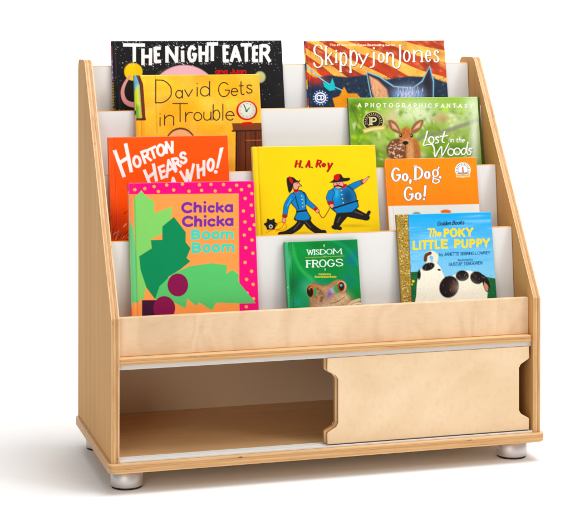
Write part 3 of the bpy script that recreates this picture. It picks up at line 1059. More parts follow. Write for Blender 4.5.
book('orange and maroon striped picture book with curly white title, top row right', 1, .006, .4203, .6998, .0427, c_skip, spine=lambda p: [(196, 70, 50), (40, 60, 110), (226, 190, 60)][int(p.z * 60) % 3], back_col=(170, 70, 50), roll=-.05)


# --- mustard book with thin hand-written title
def c_david(w, h):
    s = Canvas(w, h, quad(.0834, 0, .0620, [(.0834, .0623), (.3131, .0618), (.3153, -.0589), (.0849, -.0452)]), [(134, 75), (258.5, 74), (263, 140), (137, 135)], (125, 70), 4.07, (246, 190, 84))
    s.noise(0.30, (9, 9), 8)
    for i in range(70):
        s.blob(s.rng.uniform(80, 540), s.rng.uniform(20, 380), s.rng.uniform(15, 50), s.rng.uniform(10, 40), (252, 208, 116) if i % 2 else (238, 170, 60), .25)
    # window strip and frame at the left
    s.poly([(30, 10), (58, 10), (62, 205), (62, 800), (36, 800)], (120, 176, 200), soft=3)
    s.poly([(36, 80), (56, 60), (64, 205), (38, 205)], (206, 212, 74), soft=14)
    s.poly([(36, 130), (56, 150), (60, 205), (38, 205)], (120, 170, 70), soft=14)
    s.stroke([(48, 14), (66, 60), (76, 200)], 7, (110, 60, 48))
    s.stroke([(40, 202), (80, 200)], 5, (92, 50, 40))
    s.poly([(36, 206), (80, 206), (82, 900), (36, 900)], (244, 184, 80), soft=3)
    s.stroke([(122, 14), (124, 120), (130, 262)], 1.2, (190, 130, 50), op=.7)
    # rounded tan form low down
    s.disc(226, 300, 62, 66, (112, 70, 44), soft=3)
    s.disc(226, 304, 58, 62, (236, 184, 130), soft=4)
    # cabinet
    s.poly([(452, 240), (640, 236), (640, 900), (450, 900)], (104, 54, 34), soft=3)
    for i in range(60):
        u = s.rng.uniform(452, 560)
        s.stroke([(u, 250), (u + s.rng.uniform(-4, 4), 480)], s.rng.uniform(.6, 2), (70, 34, 24) if i % 2 else (134, 74, 44), op=.5)
    s.stroke([(454, 250), (452, 480)], 4, (62, 32, 24))
    s.poly([(435, 216), (600, 214), (600, 246), (440, 250)], (126, 70, 44), soft=3)
    s.stroke([(436, 248), (600, 244)], 3, (60, 30, 22))
    s.stroke([(490, 286), (600, 284)], 1.8, (176, 110, 60))
    s.stroke([(490, 286), (490, 430)], 1.6, (60, 30, 24))
    s.grain(.06, .05)
    # clock
    s.poly([(478, 212), (512, 210), (522, 222), (470, 224)], (206, 44, 34), soft=3)
    s.disc(495, 164, 43, 40, (206, 36, 30), soft=3)
    s.blob(520, 180, 14, 20, (150, 20, 20), .5)
    s.disc(496, 163, 35, 34, (206, 208, 196), soft=3)
    s.disc(492, 160, 26, 26, (222, 220, 200), soft=14)
    for a_ in range(0, 360, 30):
        s.disc(496 + 28 * math.cos(R(a_)), 163 + 27 * math.sin(R(a_)), 1.8, 1.8, (110, 120, 120))
    s.stroke([(494, 166), (484, 142)], 2, (50, 46, 50))
    s.stroke([(494, 166), (506, 154)], 2, (70, 110, 120))
    s.disc(494, 166, 5, 5, (70, 110, 120))
    K = (58, 50, 40)
    s.letters([('D', 122, 190, 38, 136), ('a', 204, 236, 80, 116), ('v', 240, 276, 78, 110), ('i', 288, 298, 52, 108), ('d', 304, 346, 44, 108), ('G', 378, 426, 48, 110), ('e', 430, 460, 72, 106),
               ('t', 462, 486, 46, 102), ('s', 492, 518, 58, 96)], K, 2.3, jit=.5)
    s.letters([('i', 136, 148, 176, 230), ('n', 158, 200, 182, 226), ('T', 192, 256, 134, 212), ('r', 244, 276, 170, 212), ('o', 278, 314, 170, 208), ('u', 318, 352, 168, 206), ('b', 356, 388, 138, 206),
               ('l', 394, 402, 136, 206), ('e', 408, 446, 166, 206)], K, 2.3, jit=.5)
    return s


def sp_david(p):
    k = p.z
    return (90, 170, 200) if k > .215 else (190, 200, 70) if k > .18 else (90, 50, 40) if k > .172 else (240, 184, 84)


book('mustard yellow picture book with thin handwritten title and red clock', 2, .009, .0834, .3140, .0620, c_david, spine=sp_david, back_col=(232, 180, 80), roll=.1)


# --- woodland photograph book
def c_lost(w, h):
    s = Canvas(w, h, quad(.4814, 0, .0150, [(.4814, .0155), (.7377, .0126), (.7330, -.0958), (.4797, -.0806)]), [(347.8, 98), (477.2, 97.6), (479.2, 155), (350, 150)], (340, 90), 3.93, (150, 186, 74))
    B_ = [(110, 60, 80, 26, (120, 160, 50)), (300, 90, 90, 40, (222, 228, 200)), (420, 70, 60, 30, (150, 180, 90)), (470, 120, 60, 40, (196, 206, 160)), (90, 130, 50, 60, (98, 138, 40)), (60, 220, 50, 50, (110, 150, 50)),
          (160, 210, 40, 40, (176, 196, 120)), (350, 150, 50, 26, (120, 150, 60)), (380, 240, 80, 40, (110, 156, 48)), (520, 200, 40, 60, (128, 160, 70)), (250, 60, 40, 20, (176, 200, 120)), (200, 110, 30, 30, (206, 190, 150)),
          (520, 60, 30, 40, (214, 224, 190)), (450, 170, 60, 16, (160, 170, 110)), (60, 70, 30, 30, (70, 110, 34)), (330, 230, 30, 24, (176, 204, 90)), (110, 250, 60, 20, (84, 120, 40)), (460, 230, 60, 20, (84, 130, 40)),
          (300, 320, 200, 60, (70, 96, 40)), (160, 140, 30, 20, (190, 160, 120)), (400, 110, 30, 16, (196, 150, 120))]
    for a in B_:
        s.blob(*a, op=.85)
    for i in range(260):
        s.blob(s.rng.uniform(40, 540), s.rng.uniform(60, 300), s.rng.uniform(3, 15), s.rng.uniform(3, 10), [(186, 220, 80), (74, 112, 30), (228, 234, 196), (120, 160, 50), (170, 196, 70)][i % 5], .5, rot=s.rng.uniform(0, 90))
    # branches
    s.stroke([(270, 215), (340, 180), (400, 165), (480, 138), (560, 110)], 8, (134, 134, 112), soft=9, op=.8, smooth=True)
    s.stroke([(40, 60), (70, 120), (60, 160)], 2, (90, 80, 50), soft=5, op=.7)
    s.stroke([(500, 250), (520, 150), (500, 80)], 3, (180, 190, 150), soft=6, op=.6)
    # fawn: body, neck, ears, head
    s.disc(232, 236, 50, 46, (126, 78, 52), soft=8)
    s.disc(290, 250, 26, 60, (184, 118, 70), soft=8)
    s.disc(276, 252, 14, 50, (222, 170, 120), soft=12)
    for i in range(46):
        a_, q = s.rng.uniform(0, 360), s.rng.uniform(0, 1) ** .5
        s.disc(222 + 32 * q * math.cos(R(a_)), 232 + 40 * q * math.sin(R(a_)), 3.0, 2.4, (226, 206, 190), soft=3, op=.85)
    s.poly([(238, 168), (222, 132), (200, 118), (188, 126), (200, 156), (224, 170)], (150, 104, 70), soft=4, smooth=True)
    s.poly([(230, 160), (216, 138), (200, 128), (206, 150)], (214, 170, 144), soft=5)
    s.poly([(276, 162), (292, 130), (318, 116), (328, 124), (316, 152), (296, 170)], (150, 104, 70), soft=4, smooth=True)
    s.poly([(288, 156), (300, 138), (318, 124), (312, 146)], (224, 180, 150), soft=5)
    s.poly([(238, 160), (258, 144), (280, 160), (284, 186), (268, 218), (258, 224), (247, 218), (232, 186)], (196, 128, 76), soft=5, smooth=True)
    s.blob(258, 168, 12, 14, (170, 100, 56), .7)
    s.blob(258, 206, 12, 10, (232, 200, 170), .8)
    s.disc(238, 180, 6, 6.5, (28, 20, 20), soft=3)
    s.disc(281, 180, 6, 6.5, (28, 20, 20), soft=3)
    s.disc(257, 208, 12, 8, (30, 24, 26), soft=3)
    s.stroke([(256, 214), (256, 224)], 2, (60, 40, 36))
    for i in range(420):
        u, v = s.rng.uniform(190, 312), s.rng.uniform(142, 300)
        inside_head = ((u - 259) / 27) ** 2 + ((v - 186) / 40) ** 2 < 1
        inside_body = ((u - 232) / 46) ** 2 + ((v - 240) / 42) ** 2 < 1 or ((u - 290) / 22) ** 2 + ((v - 250) / 52) ** 2 < 1
        near_eye = min(math.hypot(u - 238, v - 180), math.hypot(u - 281, v - 180), math.hypot(u - 257, v - 208)) < 13
        if (inside_head or inside_body) and not near_eye:
            s.stroke([(u, v), (u + s.rng.uniform(-3, 3), v + s.rng.uniform(3, 9))], 1.0, [(150, 92, 52), (222, 166, 116), (120, 72, 44), (200, 140, 92)][i % 4], r1=.3, op=.55)
    s.blob(240, 172, 9, 6, (90, 56, 40), .5); s.blob(281, 172, 9, 6, (90, 56, 40), .5)
    s.disc(236, 178, 1.6, 1.6, (230, 230, 230)); s.disc(279, 178, 1.6, 1.6, (230, 230, 230))
    s.grain(.07, .05)
    # badge and ribbon
    s.disc(130, 124, 42, 40, (206, 190, 130))
    s.disc(130, 124, 38, 36, (40, 38, 36))
    s.disc(130, 124, 26, 25, (176, 160, 104))
    s.disc(130, 124, 24.5, 23.5, (30, 30, 30))
    for a_ in range(-200, 20, 16):
        s.disc(130 + 31.5 * math.cos(R(a_)), 124 + 30 * math.sin(R(a_)), 2.6, 1.8, (206, 190, 140), rot=a_)
    s.text('IP', 117, 137, 27, (222, 208, 160), 2.4, width=24, serif=4)
    s.poly([(88, 156), (130, 144), (180, 140), (176, 156), (132, 160), (94, 172)], (206, 186, 110), soft=3)
    s.poly([(92, 160), (130, 150), (172, 146), (170, 154), (132, 158), (96, 168)], (226, 214, 160), soft=3)
    s.text('A PHOTOGRAPHIC FANTASY', 70, 68, 14, (240, 244, 230), 1.5, width=452, space=.75, serif=2.2, shadow=(.8, 1, (110, 140, 60)))
    Wt = (250, 250, 246)
    s.blob(530, 190, 16, 120, (226, 232, 214), .85)  # pale streak: glare on the cover painted into the print
    SC = [[(343, 162), (336, 190), (328, 216), (345, 214), (366, 213)], ell(359, 196, 10, 13, 60, 420), [(388, 186), (380, 184), (377, 191), (386, 198), (385, 206), (374, 208)],
          [(411, 164), (404, 186), (402, 202), (410, 206)], [(394, 182), (423, 179)],
          [(362, 214), (370, 228), (374, 261), (386, 240), (399, 222), (401, 256), (414, 236), (427, 209)], ell(436, 243, 12, 13, 60, 420), ell(461, 240, 12, 13, 60, 420),
          [(497, 232), (486, 228), (477, 240), (482, 252), (494, 244), (503, 204), (498, 236), (502, 250)], [(518, 230), (509, 229), (508, 236), (515, 242), (512, 251), (503, 251)]]
    for dx_, dy_, cc_ in ((1.8, 2.4, (84, 100, 56)), (0, 0, (250, 250, 246))):
        for k_, st_ in enumerate(SC):
            s.stroke([(p_[0] + dx_, p_[1] + dy_) for p_ in st_], 3.0, cc_, r1=2.3, smooth=k_ not in (1, 4, 6, 7), contrast=.15)
    s.text('in the', 434, 204, 17, Wt, 1.2, width=54, slant=.2, shadow=(1, 1.2, (90, 110, 50)))
    return s


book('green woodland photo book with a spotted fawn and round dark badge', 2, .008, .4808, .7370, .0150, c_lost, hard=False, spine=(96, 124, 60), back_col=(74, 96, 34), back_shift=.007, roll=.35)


# --- plain orange book with slanting white capitals
def c_horton(w, h):
    s = Canvas(w, h, quad(.0240, 0, .0636, [(.0240, .0640), (.2376, .0632), (.2361, -.0251), (.0242, -.0962)]), [(107.8, 137), (227.5, 135), (229, 185), (111, 230)], (100, 130), 4.07, (244, 104, 36))
    s.noise(0.06, (8, 8), 2)
    # dark feathery tufts low on the cover
    s.blob(60, 380, 60, 60, (190, 66, 24), .6)
    for i in range(420):
        u = s.rng.uniform(20, 560)
        v = s.rng.uniform(330, 620)
        a_ = s.rng.uniform(-75, -25)
        l_ = s.rng.uniform(18, 46)
        c_ = [(30, 34, 40), (20, 60, 74), (60, 40, 36), (226, 206, 180), (150, 52, 26)][int(s.rng.choice([0, 0, 0, 1, 1, 2, 3, 4]))]
        if v < 420 and s.rng.rand() > (v - 330) / 90:
            continue
        s.stroke([(u, v), (u + l_ * math.cos(R(a_)), v + l_ * math.sin(R(a_)))], 1.6, c_, r1=.4)
    Wt = (246, 240, 236)
    q = s.qglyph
    q('H', (59, 87), (103, 60), (125, 166), (95, 186), Wt, 7.2)
    q('O', (131, 113), (156, 104), (166, 144), (141, 153), Wt, 5.6)
    q('R', (167, 90), (192, 80), (205, 122), (182, 133), Wt, 5.4)
    q('T', (192, 82), (222, 68), (234, 106), (206, 118), Wt, 5.4)
    q('O', (228, 66), (256, 56), (262, 98), (236, 106), Wt, 5.6)
    q('N', (267, 50), (292, 48), (292, 90), (269, 92), Wt, 5.4)
    q('H', (180, 166), (216, 141), (228, 204), (204, 226), Wt, 6.4)
    q('E', (238, 152), (258, 144), (270, 186), (250, 195), Wt, 5.4)
    q('A', (262, 128), (292, 118), (306, 168), (270, 190), Wt, 5.4)
    q('R', (292, 118), (316, 112), (326, 146), (308, 160), Wt, 5.4)
    q('S', (325, 94), (344, 90), (350, 130), (328, 136), Wt, 5.4)
    q('A', (284, 198), (308, 192), (312, 232), (288, 238), Wt, 5.4)
    q('W', (326, 170), (379, 140), (372, 200), (344, 218), Wt, 5.6)
    q('H', (396, 142), (421, 126), (421, 182), (399, 193), Wt, 5.8)
    q('O', (436, 122), (460, 116), (460, 160), (438, 166), Wt, 5.8)
    s.poly([(486, 72), (501, 69), (480, 154), (470, 156)], Wt)
    s.disc(469, 169, 7.5, 7.5, Wt)
    return s


book('bright orange picture book with slanting white capitals, third tier left', 3, .010, .0240, .2370, .0636, c_horton, spine=(238, 110, 44), back_col=(236, 100, 40), roll=.15)


# --- plain yellow book with two walking figures
def c_rey(w, h):
    s = Canvas(w, h, quad(.2796, 0, .0408, [(.2796, .0417), (.5103, .0398), (.5069, -.1152), (.2788, -.1140)]), [(251.1, 146.6), (374.4, 144.8), (378, 231), (255, 235)], (250, 140), 4.38, (240, 208, 66))
    s.noise(0.05, (6, 6), 2)
    for dx_, dy_, cc_ in ((3.0, 1.6, (30, 26, 24)), (0, 0, (206, 50, 44))):
        for ch, xa, xb, ya_, yb_ in [('H', 189, 214, 87, 121), ('A', 236, 258, 87, 121), ('R', 281, 305, 84, 120), ('e', 306, 325, 98, 119), ('y', 326, 350, 97, 140)]:
            s.glyph(ch, xa + dx_, xb + dx_, ya_ + dy_, yb_ + dy_, cc_, 3.6, slant=.22, contrast=.35)
        s.disc(222 + dx_, 119 + dy_, 3.6, 3.6, cc_); s.disc(265 + dx_, 119 + dy_, 3.6, 3.6, cc_)
    BK, BL, DB, SK, RD = (34, 30, 26), (30, 132, 190), (14, 50, 84), (232, 162, 150), (200, 40, 44)
    YD, HL = (206, 176, 30), (86, 184, 224)
    s.disc(450, 374, 46, 5, YD, soft=10)
    s.disc(235, 408, 60, 5, YD, soft=10)
    ink = 2.2

    def limb(pts, r0, r1, c_):
        s.stroke(pts, r0 + ink, BK, r1=r1 + ink, smooth=True)
        s.stroke(pts, r0, c_, r1=r1, smooth=True)
    # tall walker
    limb([(228, 345), (205, 380), (160, 408), (130, 414)], 15, 9, BK)
    limb([(240, 345), (262, 376), (300, 402), (322, 404)], 15, 9, BK)
    s.stroke([(236, 352), (262, 382)], 2, (90, 84, 76)); s.stroke([(216, 362), (190, 392)], 2, (90, 84, 76))
    limb([(228, 240), (248, 270), (284, 300)], 12, 8, BL)
    s.poly([(168, 250), (190, 225), (222, 220), (243, 250), (244, 300), (266, 344), (236, 356), (190, 350), (200, 310), (178, 280)], BK, soft=4, smooth=True)
    s.poly([(172, 250), (192, 229), (220, 225), (238, 250), (240, 302), (260, 340), (236, 351), (196, 345), (205, 310), (183, 280)], BL, soft=4, smooth=True)
    limb([(182, 246), (158, 284), (150, 328)], 12, 9, BL)
    s.stroke([(202, 314), (244, 308)], 4, BK)
    s.stroke([(196, 250), (210, 300)], 3, DB, op=.8); s.stroke([(176, 258), (160, 290)], 3, HL, op=.8); s.stroke([(228, 246), (236, 290)], 3, HL, op=.7)
    for k in range(4):
        s.disc(222 + k * 2, 244 + k * 16, 2.4, 2.4, (240, 210, 80))
    s.disc(149, 334, 12, 8, BK); s.disc(149, 334, 10, 6, RD); s.disc(146, 352, 10, 13, BK); s.disc(146, 352, 8, 11, SK)
    s.disc(284, 302, 9, 9, RD); s.disc(293, 311, 10, 9, BK); s.disc(293, 311, 8, 7, SK)
    s.disc(198, 222, 11, 9, RD)
    s.poly([(182, 196), (186, 178), (206, 178), (214, 190), (224, 202), (212, 206), (206, 220), (188, 218)], BK, soft=3, smooth=True)
    s.poly([(185, 196), (189, 181), (204, 181), (211, 192), (219, 201), (209, 203), (203, 216), (190, 214)], SK, soft=3, smooth=True)
    s.disc(203, 191, 2, 2.4, BK)
    s.poly([(156, 172), (166, 162), (186, 164), (206, 180), (216, 172), (212, 184), (188, 190), (182, 216), (168, 232), (160, 206)], BK, soft=3, smooth=True)
    s.poly([(167, 158), (176, 166), (186, 184), (178, 190), (168, 176)], RD, smooth=True)
    # stout walker
    limb([(404, 318), (386, 350), (372, 380)], 24, 10, BK)
    limb([(430, 310), (470, 325), (508, 338)], 24, 11, BK)
    limb([(502, 342), (518, 314)], 7, 5, BK)
    limb([(362, 380), (392, 386)], 6, 6, BK)
    s.stroke([(440, 306), (490, 326)], 2.2, (96, 88, 80)); s.stroke([(392, 336), (380, 360)], 2.2, (96, 88, 80))
    limb([(430, 212), (460, 194), (484, 183)], 14, 9, BL)
    s.disc(400, 258, 64, 64, BK, soft=4)
    s.disc(400, 258, 60, 60, BL, soft=4)
    s.blob(425, 250, 26, 40, DB, .75)
    s.blob(376, 232, 12, 26, HL, .8)
    s.poly([(360, 296), (468, 262), (474, 290), (446, 318), (376, 324)], BK, soft=4)
    s.poly([(364, 300), (465, 267), (470, 288), (443, 313), (378, 319)], BL, soft=4)
    s.stroke([(362, 298), (468, 264)], 3.4, BK)
    for k in range(4):
        s.disc(396 + k * 3, 220 + k * 18, 2.6, 2.6, (240, 210, 80))
    limb([(352, 232), (344, 252), (350, 272)], 14, 11, BL)
    s.disc(350, 274, 15, 9, BK); s.disc(350, 274, 13, 7, RD); s.disc(354, 288, 12, 10, BK); s.disc(354, 288, 10, 8, SK)
    s.disc(488, 181, 8, 11, BK); s.disc(488, 181, 6, 9, RD)
    s.stroke([(494, 180), (504, 172), (515, 159)], 8, BK, r1=4); s.stroke([(494, 180), (504, 172), (514, 160)], 6, SK, r1=2.5)
    s.stroke([(404, 206), (414, 196)], 6, RD)
    s.disc(384, 194, 23, 20, BK, soft=3)
    s.disc(384, 194, 20.5, 17.5, SK, soft=3)
    s.disc(376, 188, 2, 2.4, BK); s.disc(388, 188, 2, 2.4, BK); s.disc(380, 194, 6, 4, (206, 110, 110))
    s.stroke([(366, 202), (382, 199), (398, 203)], 3.2, BK)
    s.poly([(346, 186), (360, 174), (368, 152), (392, 148), (406, 164), (432, 164), (430, 176), (400, 182)], BK, soft=3, smooth=True)
    s.poly([(364, 154), (386, 149), (386, 172), (366, 174)], RD, smooth=True)
    # rope from hand to hand and a small dark bell at the left
    s.stroke([(296, 314), (318, 340), (350, 292)], 2.2, (150, 80, 50), smooth=True)
    s.disc(88, 372, 24, 22, BK, soft=3)
    s.disc(88, 380, 9, 9, (200, 196, 190))
    s.disc(88, 380, 4, 4, BK)
    for a_ in range(0, 360, 60):
        s.disc(88 + 24 * math.cos(R(a_)), 370 + 22 * math.sin(R(a_)), 6, 6, BK)
    s.stroke([(110, 372), (130, 360), (150, 366), (156, 384), (134, 396), (104, 392), (70, 406)], 1.4, (220, 110, 40), smooth=True)
    s.stroke([(146, 360), (140, 380), (110, 400)], 1.4, (220, 110, 40), smooth=True)
    return s


book('plain yellow picture book with two walking figures in blue coats', 3, .012, .2796, .5095, .0408, c_rey, spine=(226, 206, 110), back_col=(240, 214, 60), roll=.35)


# --- orange and white book
def c_dog(w, h):
    s = Canvas(w, h, quad(.5271, 0, .0137, [(.5271, .0145), (.7055, .0128), (.7025, -.0848), (.5242, -.0943)]), [(383.9, 158.6), (475.6, 157.2), (478, 210.5), (386.2, 219)], (380, 150), 5.7, (250, 146, 46))
    s.noise(0.05, (6, 6), 4)
    s.poly([(0, 322), (600, 304), (620, 1500), (0, 1500)], (238, 236, 230))
    s.disc(372, 350, 30, 12, (238, 120, 50), soft=5)
    s.disc(372, 380, 40, 26, (238, 150, 60), soft=5)
    s.disc(205, 362, 22, 10, (130, 180, 140), soft=6)
    Wt, K = (250, 248, 244), (90, 60, 60)
    kw = dict(contrast=.45, outline=(2.6, K))
    s.letters([('G', 58, 114, 98, 184), ('o', 118, 158, 130, 182), (',', 160, 176, 166, 194), ('D', 190, 242, 90, 172), ('o', 246, 284, 116, 168), ('.', 332, 346, 146, 162)], Wt, 7.0, slope=.02, **kw)
    for rr_, cc_ in ((2.6, K), (0, Wt)):
        s.stroke(ell(311, 131, 15, 19), 5.4 + rr_, cc_, contrast=.4)
        s.stroke([(304, 150), (298, 158), (312, 164), (330, 168), (332, 180), (314, 188), (297, 182), (298, 168)], 4.2 + rr_, cc_, contrast=.3, smooth=True)
        s.stroke([(322, 116), (331, 96)], 3.8 + rr_, cc_)
        for u_, v_ in ((192, 92), (192, 170)):
            s.stroke([(u_ - 4, v_), (u_ + 14, v_ - 1)], 3 + rr_, cc_)
    s.letters([('G', 130, 188, 206, 294), ('o', 192, 234, 238, 288), ('!', 240, 262, 198, 288)], Wt, 7.0, slope=.02, **kw)
    # round stamp with ring of lettering
    s.disc(467, 112, 44, 43, (250, 248, 244))
    s.poly([(428, 134), (508, 132), (508, 152), (428, 154)], (248, 206, 160))
    s.disc(467, 112, 27, 27, (60, 56, 54)); s.disc(467, 112, 25.4, 25.4, (250, 248, 244))
    for a_ in range(-210, 31, 15):
        s.stroke([(467 + 31 * math.cos(R(a_)), 112 + 31 * math.sin(R(a_))), (467 + 38 * math.cos(R(a_)), 112 + 38 * math.sin(R(a_)))], 1.7, (56, 50, 48))
    s.poly([(440, 126), (494, 124), (494, 134), (440, 136)], (90, 84, 80), soft=4, op=.7)
    s.stroke([(466, 98), (468, 124)], 4, (200, 90, 60))
    for x in range(434, 504, 7):
        s.stroke([(x, 142), (x + 3, 146)], 1.4, (210, 120, 70))
    return s


book('orange and white picture book with round white stamp, third tier right', 3, .010, .5271, .7046, .0137, c_dog, spine=(244, 150, 60), back_col=(240, 140, 50), roll=.4)


# --- pink bordered book with leaves
def c_chicka(w, h):
    s = Canvas(w, h, quad(.0444, 0, .0955, [(.0444, .0968), (.2637, .0941), (.2658, -.1264), (.0474, -.1258)]), [(126.5, 183), (251.5, 181), (259, 310), (133, 316)], (120, 175), 3.657, (246, 164, 102))
    PK, DT = (238, 44, 132), (240, 180, 104)
    s.poly([(0, 0), (520, 0), (540, 760), (440, 760), (428, 66), (0, 74)], PK)
    for i, (x, y) in enumerate([(48, 56), (84, 52), (118, 44), (134, 62), (164, 38), (190, 56), (222, 34), (246, 60), (284, 36), (292, 56), (326, 34), (342, 58), (372, 34), (396, 54), (420, 36), (438, 52), (466, 38),
                                (476, 66), (452, 84), (474, 108), (446, 130), (478, 146), (452, 170), (470, 196), (486, 180), (450, 218), (478, 236), (456, 264), (482, 284), (454, 318), (478, 350), (460, 380), (484, 398), (462, 430), (486, 450), (460, 480), (470, 530), (480, 570)]):
        s.disc(x, y, 6, 6, DT)
    LG, MG, DG, MR = (140, 206, 116), (104, 196, 118), (22, 140, 92), (140, 40, 84)
    # left strip by the hinge
    s.poly([(0, 76), (46, 76), (52, 200), (46, 300), (0, 300)], (240, 150, 100))
    s.poly([(26, 150), (44, 200), (60, 320), (66, 470), (40, 470), (36, 300)], (116, 196, 132), soft=4)
    s.poly([(44, 90), (72, 58), (92, 84), (118, 96), (120, 142), (186, 116), (178, 178), (150, 214), (108, 238), (112, 300), (84, 458), (60, 458), (56, 300), (48, 200)], LG)
    s.poly([(150, 190), (192, 154), (236, 210), (236, 246), (254, 268), (240, 304), (254, 316), (218, 346), (176, 372), (126, 456), (94, 414), (72, 350), (66, 300), (112, 270), (108, 240), (150, 238)], DG)
    s.poly([(126, 456), (142, 408), (190, 362), (250, 334), (330, 322), (388, 328), (386, 360), (408, 346), (432, 362), (430, 388), (494, 466), (440, 468), (350, 466), (334, 494), (288, 466), (276, 478), (244, 452), (238, 488), (190, 464)], MG)
    s.poly([(78, 460), (170, 458), (170, 560), (80, 560)], (72, 26, 58))
    s.disc(209, 403, 38, 42, MR)
    s.disc(160, 488, 40, 44, MR)
    PU, TQ = (128, 66, 160), (96, 208, 184)

    R1 = [('C', 218, 259, 99, 141), ('h', 263, 294, 98, 138), ('i', 299, 310, 95, 137), ('c', 314, 341, 109, 138), ('k', 345, 375, 98, 137), ('a', 376, 408, 105, 136),
          ('C', 221, 263, 149, 191), ('h', 266, 296, 148, 190), ('i', 301, 311, 146, 188), ('c', 314, 344, 158, 189), ('k', 348, 378, 147, 187), ('a', 378, 410, 155, 186)]
    R2 = [('B', 255, 291, 199, 237), ('o', 294, 327, 204, 237), ('o', 328, 361, 204, 236), ('m', 363, 411, 204, 235), ('B', 257, 294, 246, 286), ('o', 297, 329, 252, 285), ('o', 331, 363, 251, 284), ('m', 366, 415, 250, 282)]
    for it in R1 + R2:
        ch, xa, xb, ya_, yb_ = it
        c_ = PU if it in R1 else TQ
        if ch == 'i':
            s.stroke([((xa + xb) / 2, ya_ + 15), ((xa + xb) / 2, yb_)], 5.0, c_, butt=.01)
            s.disc((xa + xb) / 2, ya_ + 5, 5.4, 5.4, c_)
        else:
            s.glyph(ch, xa, xb, ya_, yb_, c_, 5.2 if ch in 'CBoh' else 4.8, butt=.9)
    s.noise(0.03, (6, 6), 4)
    return s


def sp_chicka(p):
    k = p.z
    return (238, 70, 140) if k > .262 else (236, 150, 110) if k > .2 else (130, 196, 140) if k > .07 else (236, 120, 90)


book('pink bordered picture book with green leaf shapes and dotted edge', 4, .010, .0444, .2650, .0955, c_chicka, spine=sp_chicka, back_col=(236, 50, 130), roll=.6)


